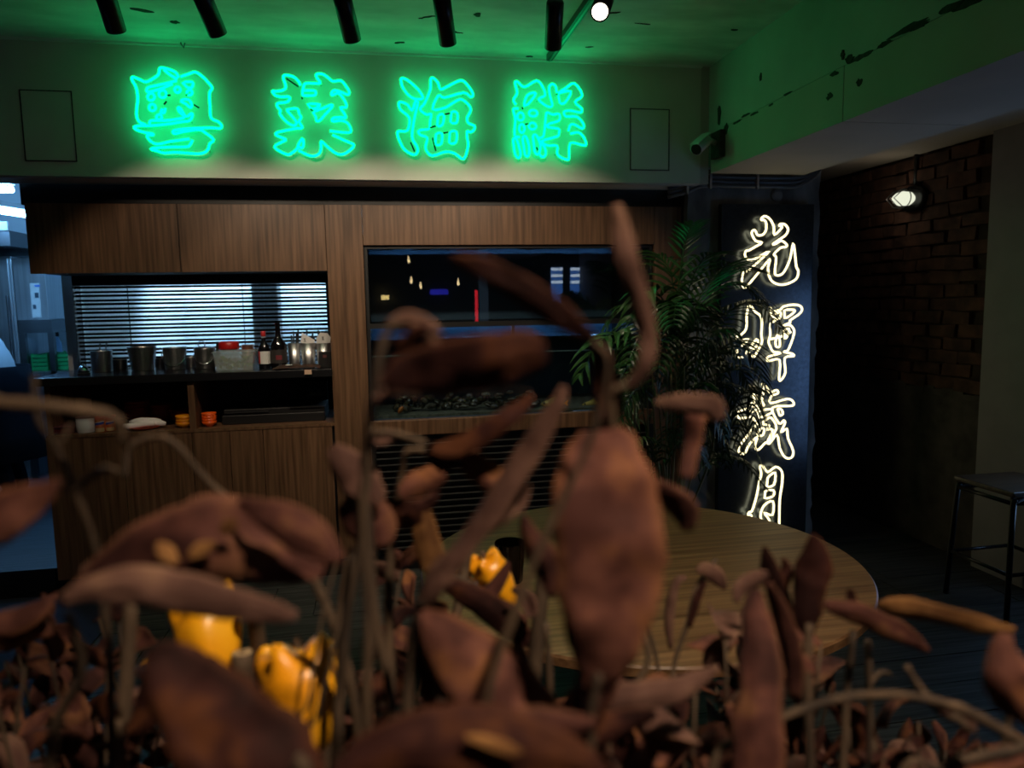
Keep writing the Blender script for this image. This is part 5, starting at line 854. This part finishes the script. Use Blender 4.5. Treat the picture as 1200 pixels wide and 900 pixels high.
# fruits
def fruit(lab, u, v, d, rp, axis, grp, m=m_yellow, seed=0, lobes=5, long=1.0, to=None):
    c = at(u, v, d=d); R = rp*d/FPX; a = Vector(axis).normalized(); rot = a.to_track_quat('Z', 'Y').to_matrix(); q = random.Random(seed); n, mm = 30, 16; V = []
    t = thing('yellow_fruit', lab, 'fruit', c, grp); ph = q.uniform(0, 6)
    for i in range(mm+1):
        s = i/mm; th = PI*s
        r = R*math.sin(th)**.85*(1.0 if s < .45 else 1 - .42*((s-.45)/.55)**1.1); z = -R*math.cos(th)*(1.0 if s < .5 else 1.45*long)
        for k in range(n):
            al = 2*PI*k/n; z2 = z; rr = r
            if s < .5:
                w = max(0, math.cos((al - ph)*lobes/2*2/2*1.0)) if False else .5 + .5*math.cos(lobes*(al - ph))
                g = math.exp(-((s - .20)/.13)**2)*w**2; rr = r + R*.42*g; z2 = z - R*.34*g
            else: rr = r*(1 + .05*math.cos(lobes*(al-ph)))
            V.append(c + rot @ Vector((rr*math.cos(al), rr*math.sin(al), z2)))
    MB().add(V, [(i*n+k, i*n+(k+1) % n, (i+1)*n+(k+1) % n, (i+1)*n+k) for i in range(mm) for k in range(n)]).build('flesh', m, t, True)
    e = c + rot @ Vector((0,0,-R*.9)); E2 = [Vector(q) for q in cr([e, e - a*R*.35 + Vector((0,0,.004))] + ([at(*to[:2], d=to[2])] if to else []), 4)]; MB().tube(E2, .0026, 7).build('stalk', m_stick, t, True); return t
V3 = lambda r, d, u: (r*_Xw + d*_Yw + u*_Zw)
_Xw, _Yw, _Zw = Vector((1,0,0)), Vector((0,1,0)), Vector((0,0,1))
fruit('yellow fruit with horned lobes at the left, behind the slanting dark leaf', 247, 742, .58, 38, (.25,-.55,-.7), 'yellow horned fruits', seed=1, to=(286,790,.56))
fruit('yellow fruit tip showing above the band-like pinkish leaf', 258, 700, .66, 19, (.1,.3,1), 'yellow horned fruits', seed=2, long=.9, to=(293,712,.575))
fruit('small yellow fruit at the far left, only its round side showing', 192, 780, .60, 19, (-.9,-.3,.1), 'yellow horned fruits', seed=3, to=(285,800,.56))
fruit('yellow fruit right below the thick cut stick, partly behind it', 266, 778, .58, 22, (.5,-.5,-.6), 'yellow horned fruits', seed=4)
fruit('slender yellow fruit between the cut stick and the biggest fruit', 316, 782, .58, 17, (-.15,-.2,1), 'yellow horned fruits', seed=5, long=1.2)
fruit('biggest and brightest yellow fruit, crossed by two thin twigs', 357, 812, .50, 48, (.15,-.55,-.75), 'yellow horned fruits', seed=6)
fruit('yellow fruit by the table, with a pointed tip to the lower right', 578, 672, .74, 21, (.55,-.15,-.95), 'yellow horned fruits', seed=7, long=1.5)
fruit('small round yellow fruit by the table, left of the pale stick', 536, 678, .76, 10, (-.5,-.4,.1), 'yellow horned fruits', seed=8)
fruit('small yellow fruit by the table, between stick and larger fruit', 550, 686, .75, 9, (0,-.6,-.6), 'yellow horned fruits', seed=9)
fruit('small yellow fruit by the table, topmost of its cluster', 556, 661, .75, 9, (0,-.3,.9), 'yellow horned fruits', seed=10)
fruit('yellow fruit cut off by the bottom edge at centre', 673, 915, .50, 24, (0,.1,1), 'yellow horned fruits', seed=11, long=.7)
def stick(lab, pts, m=m_stick, end=False):
    S = [at(u, v, d=d) for u, v, d, r in pts]; rt = Vector((S[0].x, min(.86, max(.38, S[0].y)), SOIL)); t = thing('fruit_stick', lab, 'stick', rt)
    MB().tube([Vector(q) for q in cr([rt - Vector((0,0,.004))] + S, 4)], [pts[0][3]*pts[0][2]/FPX]*(4*len(S)) + [pts[-1][3]*pts[-1][2]/FPX], 12).build('stem', m, t, True)
    if end:
        a = (S[-1] - S[-2]).normalized(); r = pts[-1][3]*pts[-1][2]/FPX; rot = a.to_track_quat('Z', 'Y').to_matrix(); MB().lathe([(r*.97,-.0005),(r*.95,.0006),(r*.5,.0008)], S[-1], 16, rot).build('cut_end', m_stickend, t); MB().lathe([(r*.35,.0008),(r*.3,.0012)], S[-1], 10, rot).build('pith', m_stick, t)
    return t
stick('thick upright cut stick between the yellow fruits', [(288,900,.56,12),(287,830,.56,12),(284,765,.56,12)], end=True)
stick('cut stick whose pale round end faces the viewer', [(330,905,.60,9),(310,800,.60,9),(300,735,.585,10),(292,706,.555,11)], end=True)
stick('pale thin stick carrying the far yellow fruits', [(505,930,.72,6),(520,790,.72,6),(541,690,.73,6),(550,625,.74,4)])
stick('pair of thin dark twigs crossing the biggest fruit, the left one', [(350,930,.445,2.2),(362,820,.445,2.2),(378,720,.45,2.2),(400,640,.46,2)]); stick('thin dark twig crossing the biggest fruit, the right one', [(352,940,.44,2.6),(372,840,.44,2.6),(395,740,.45,2.6),(412,640,.46,2.2)])
stick('brown upright stem right of the far fruits', [(622,930,.62,9),(626,800,.62,9),(632,720,.62,7),(640,660,.62,4)]); stick('pale knotted stem left of the dark slanting leaf', [(142,930,.46,8),(146,840,.46,7),(150,770,.46,7),(154,700,.46,5)]); stick('brown stem rising under the dusty pink leaves', [(384,930,.56,8),(392,800,.56,8),(404,700,.56,7),(412,650,.56,4)])
stick('pale thin stem with a knot right of the largest leaf', [(690,935,.56,4),(720,870,.56,4),(735,820,.56,4),(760,770,.56,3),(740,710,.56,3)]); stick('thin stem standing before the lower right floor', [(1024,935,.54,4),(1020,860,.54,4),(1018,790,.54,4),(1017,752,.54,4)])

# tangle of withered sprigs filling the planter
BU = [-80, 60, 130, 180, 250, 330, 390, 440, 480, 530, 580, 640, 690, 740, 800, 860, 910, 960, 1010, 1060, 1110, 1260]
BV = [715, 735, 715, 770, 815, 850, 745, 655, 660, 735, 775, 735, 800, 815, 800, 730, 705, 740, 770, 815, 850, 870]
zone = lambda u: ('withered brown sprig in the tangle left of the yellow fruits', 'sprigs left of the fruits') if u < 185 else ('withered brown sprig in the tangle under the yellow fruits', 'sprigs under the fruits') if u < 400 else ('withered brown sprig between the biggest fruit and the largest leaf', 'sprigs at bottom centre') if u < 650 else ('withered brown sprig in the tangle below the table rim', 'sprigs below the table') if u < 900 else ('withered brown sprig in the bottom right tangle', 'sprigs at bottom right')
NF = 86; ORD = ('first', 'second', 'third', 'fourth', 'fifth', 'sixth', 'seventh', 'eighth', 'ninth', 'tenth', 'eleventh', 'twelfth', 'thirteenth', 'fourteenth', 'fifteenth', 'sixteenth', 'seventeenth', 'eighteenth', 'nineteenth', 'twentieth', 'twenty-first', 'twenty-second', 'twenty-third', 'twenty-fourth', 'twenty-fifth', 'twenty-sixth', 'twenty-seventh', 'twenty-eighth'); cnt_ = {}
for k in range(NF):
    u = -60 + 1320*(k + rnd.random()*.8)/NF; mid_ = 195 < u < 425
    d = rnd.uniform(.64, .80) if mid_ else rnd.uniform(.46, .80); vt = float(np.interp(u, BU, BV)) + rnd.uniform(0, 90) + (25 if mid_ else 0)
    lab, grp = zone(u); cnt_[grp] = cnt_.get(grp, 0) + 1; lab += ', ' + ORD[min(27, cnt_[grp] - 1)] + ' from the left'
    top = at(u, min(vt, 905), d=d); root = Vector((max(-.9, min(1.18, at(u + rnd.uniform(-60, 60), 900, d=d).x)), min(.86, max(.39, top.y)), SOIL)); t = thing('withered_sprig', lab, 'sprig', root, grp)
    mid = root.lerp(top, .5) + Vector((rnd.uniform(-.03,.03), rnd.uniform(-.02,.02), 0)); Q = [Vector(q) for q in cr([root - Vector((0,0,.004)), mid, top], 5)]
    MB().tube(Q, [.0024 - .00012*i for i in range(len(Q))], 6).build('stem', m_stick, t, True)
    nl = rnd.randint(9, 13)
    for j in range(nl):
        s = rnd.uniform(.45, 1) if j else 1; i = min(len(Q)-2, int(s*(len(Q)-1))); p = Q[i].lerp(Q[i+1], s*(len(Q)-1) - i)
        a = Vector((rnd.gauss(0,1), rnd.gauss(0,.8), rnd.gauss(.15,.8))).normalized(); L = rnd.uniform(.024, .062); dr = Vector((rnd.gauss(0,.3), rnd.gauss(0,.3), -rnd.uniform(.1, .9))); pts = []; c = p.copy(); dd = a.copy()
        for q in range(8): pts.append(c.copy()); c = c + dd*L/7; dd = (dd + dr*.16).normalized()
        w = L*rnd.uniform(.14, .30); hw = [w*max(.06, math.sin(PI*min(1, .06 + .94*q/7))**.8) for q in range(8)]
        leaf_build(pts, hw, LM[rnd.choice('mmdddrp')], t, (rnd.uniform(-1,1), rnd.uniform(-1.5,1.5)), rnd.uniform(0,.8), rnd.uniform(.2,1.4), .30, seed=k*10+j, cols=4, view=Vector((rnd.gauss(0,1), rnd.gauss(0,1), rnd.gauss(0,1))).normalized())
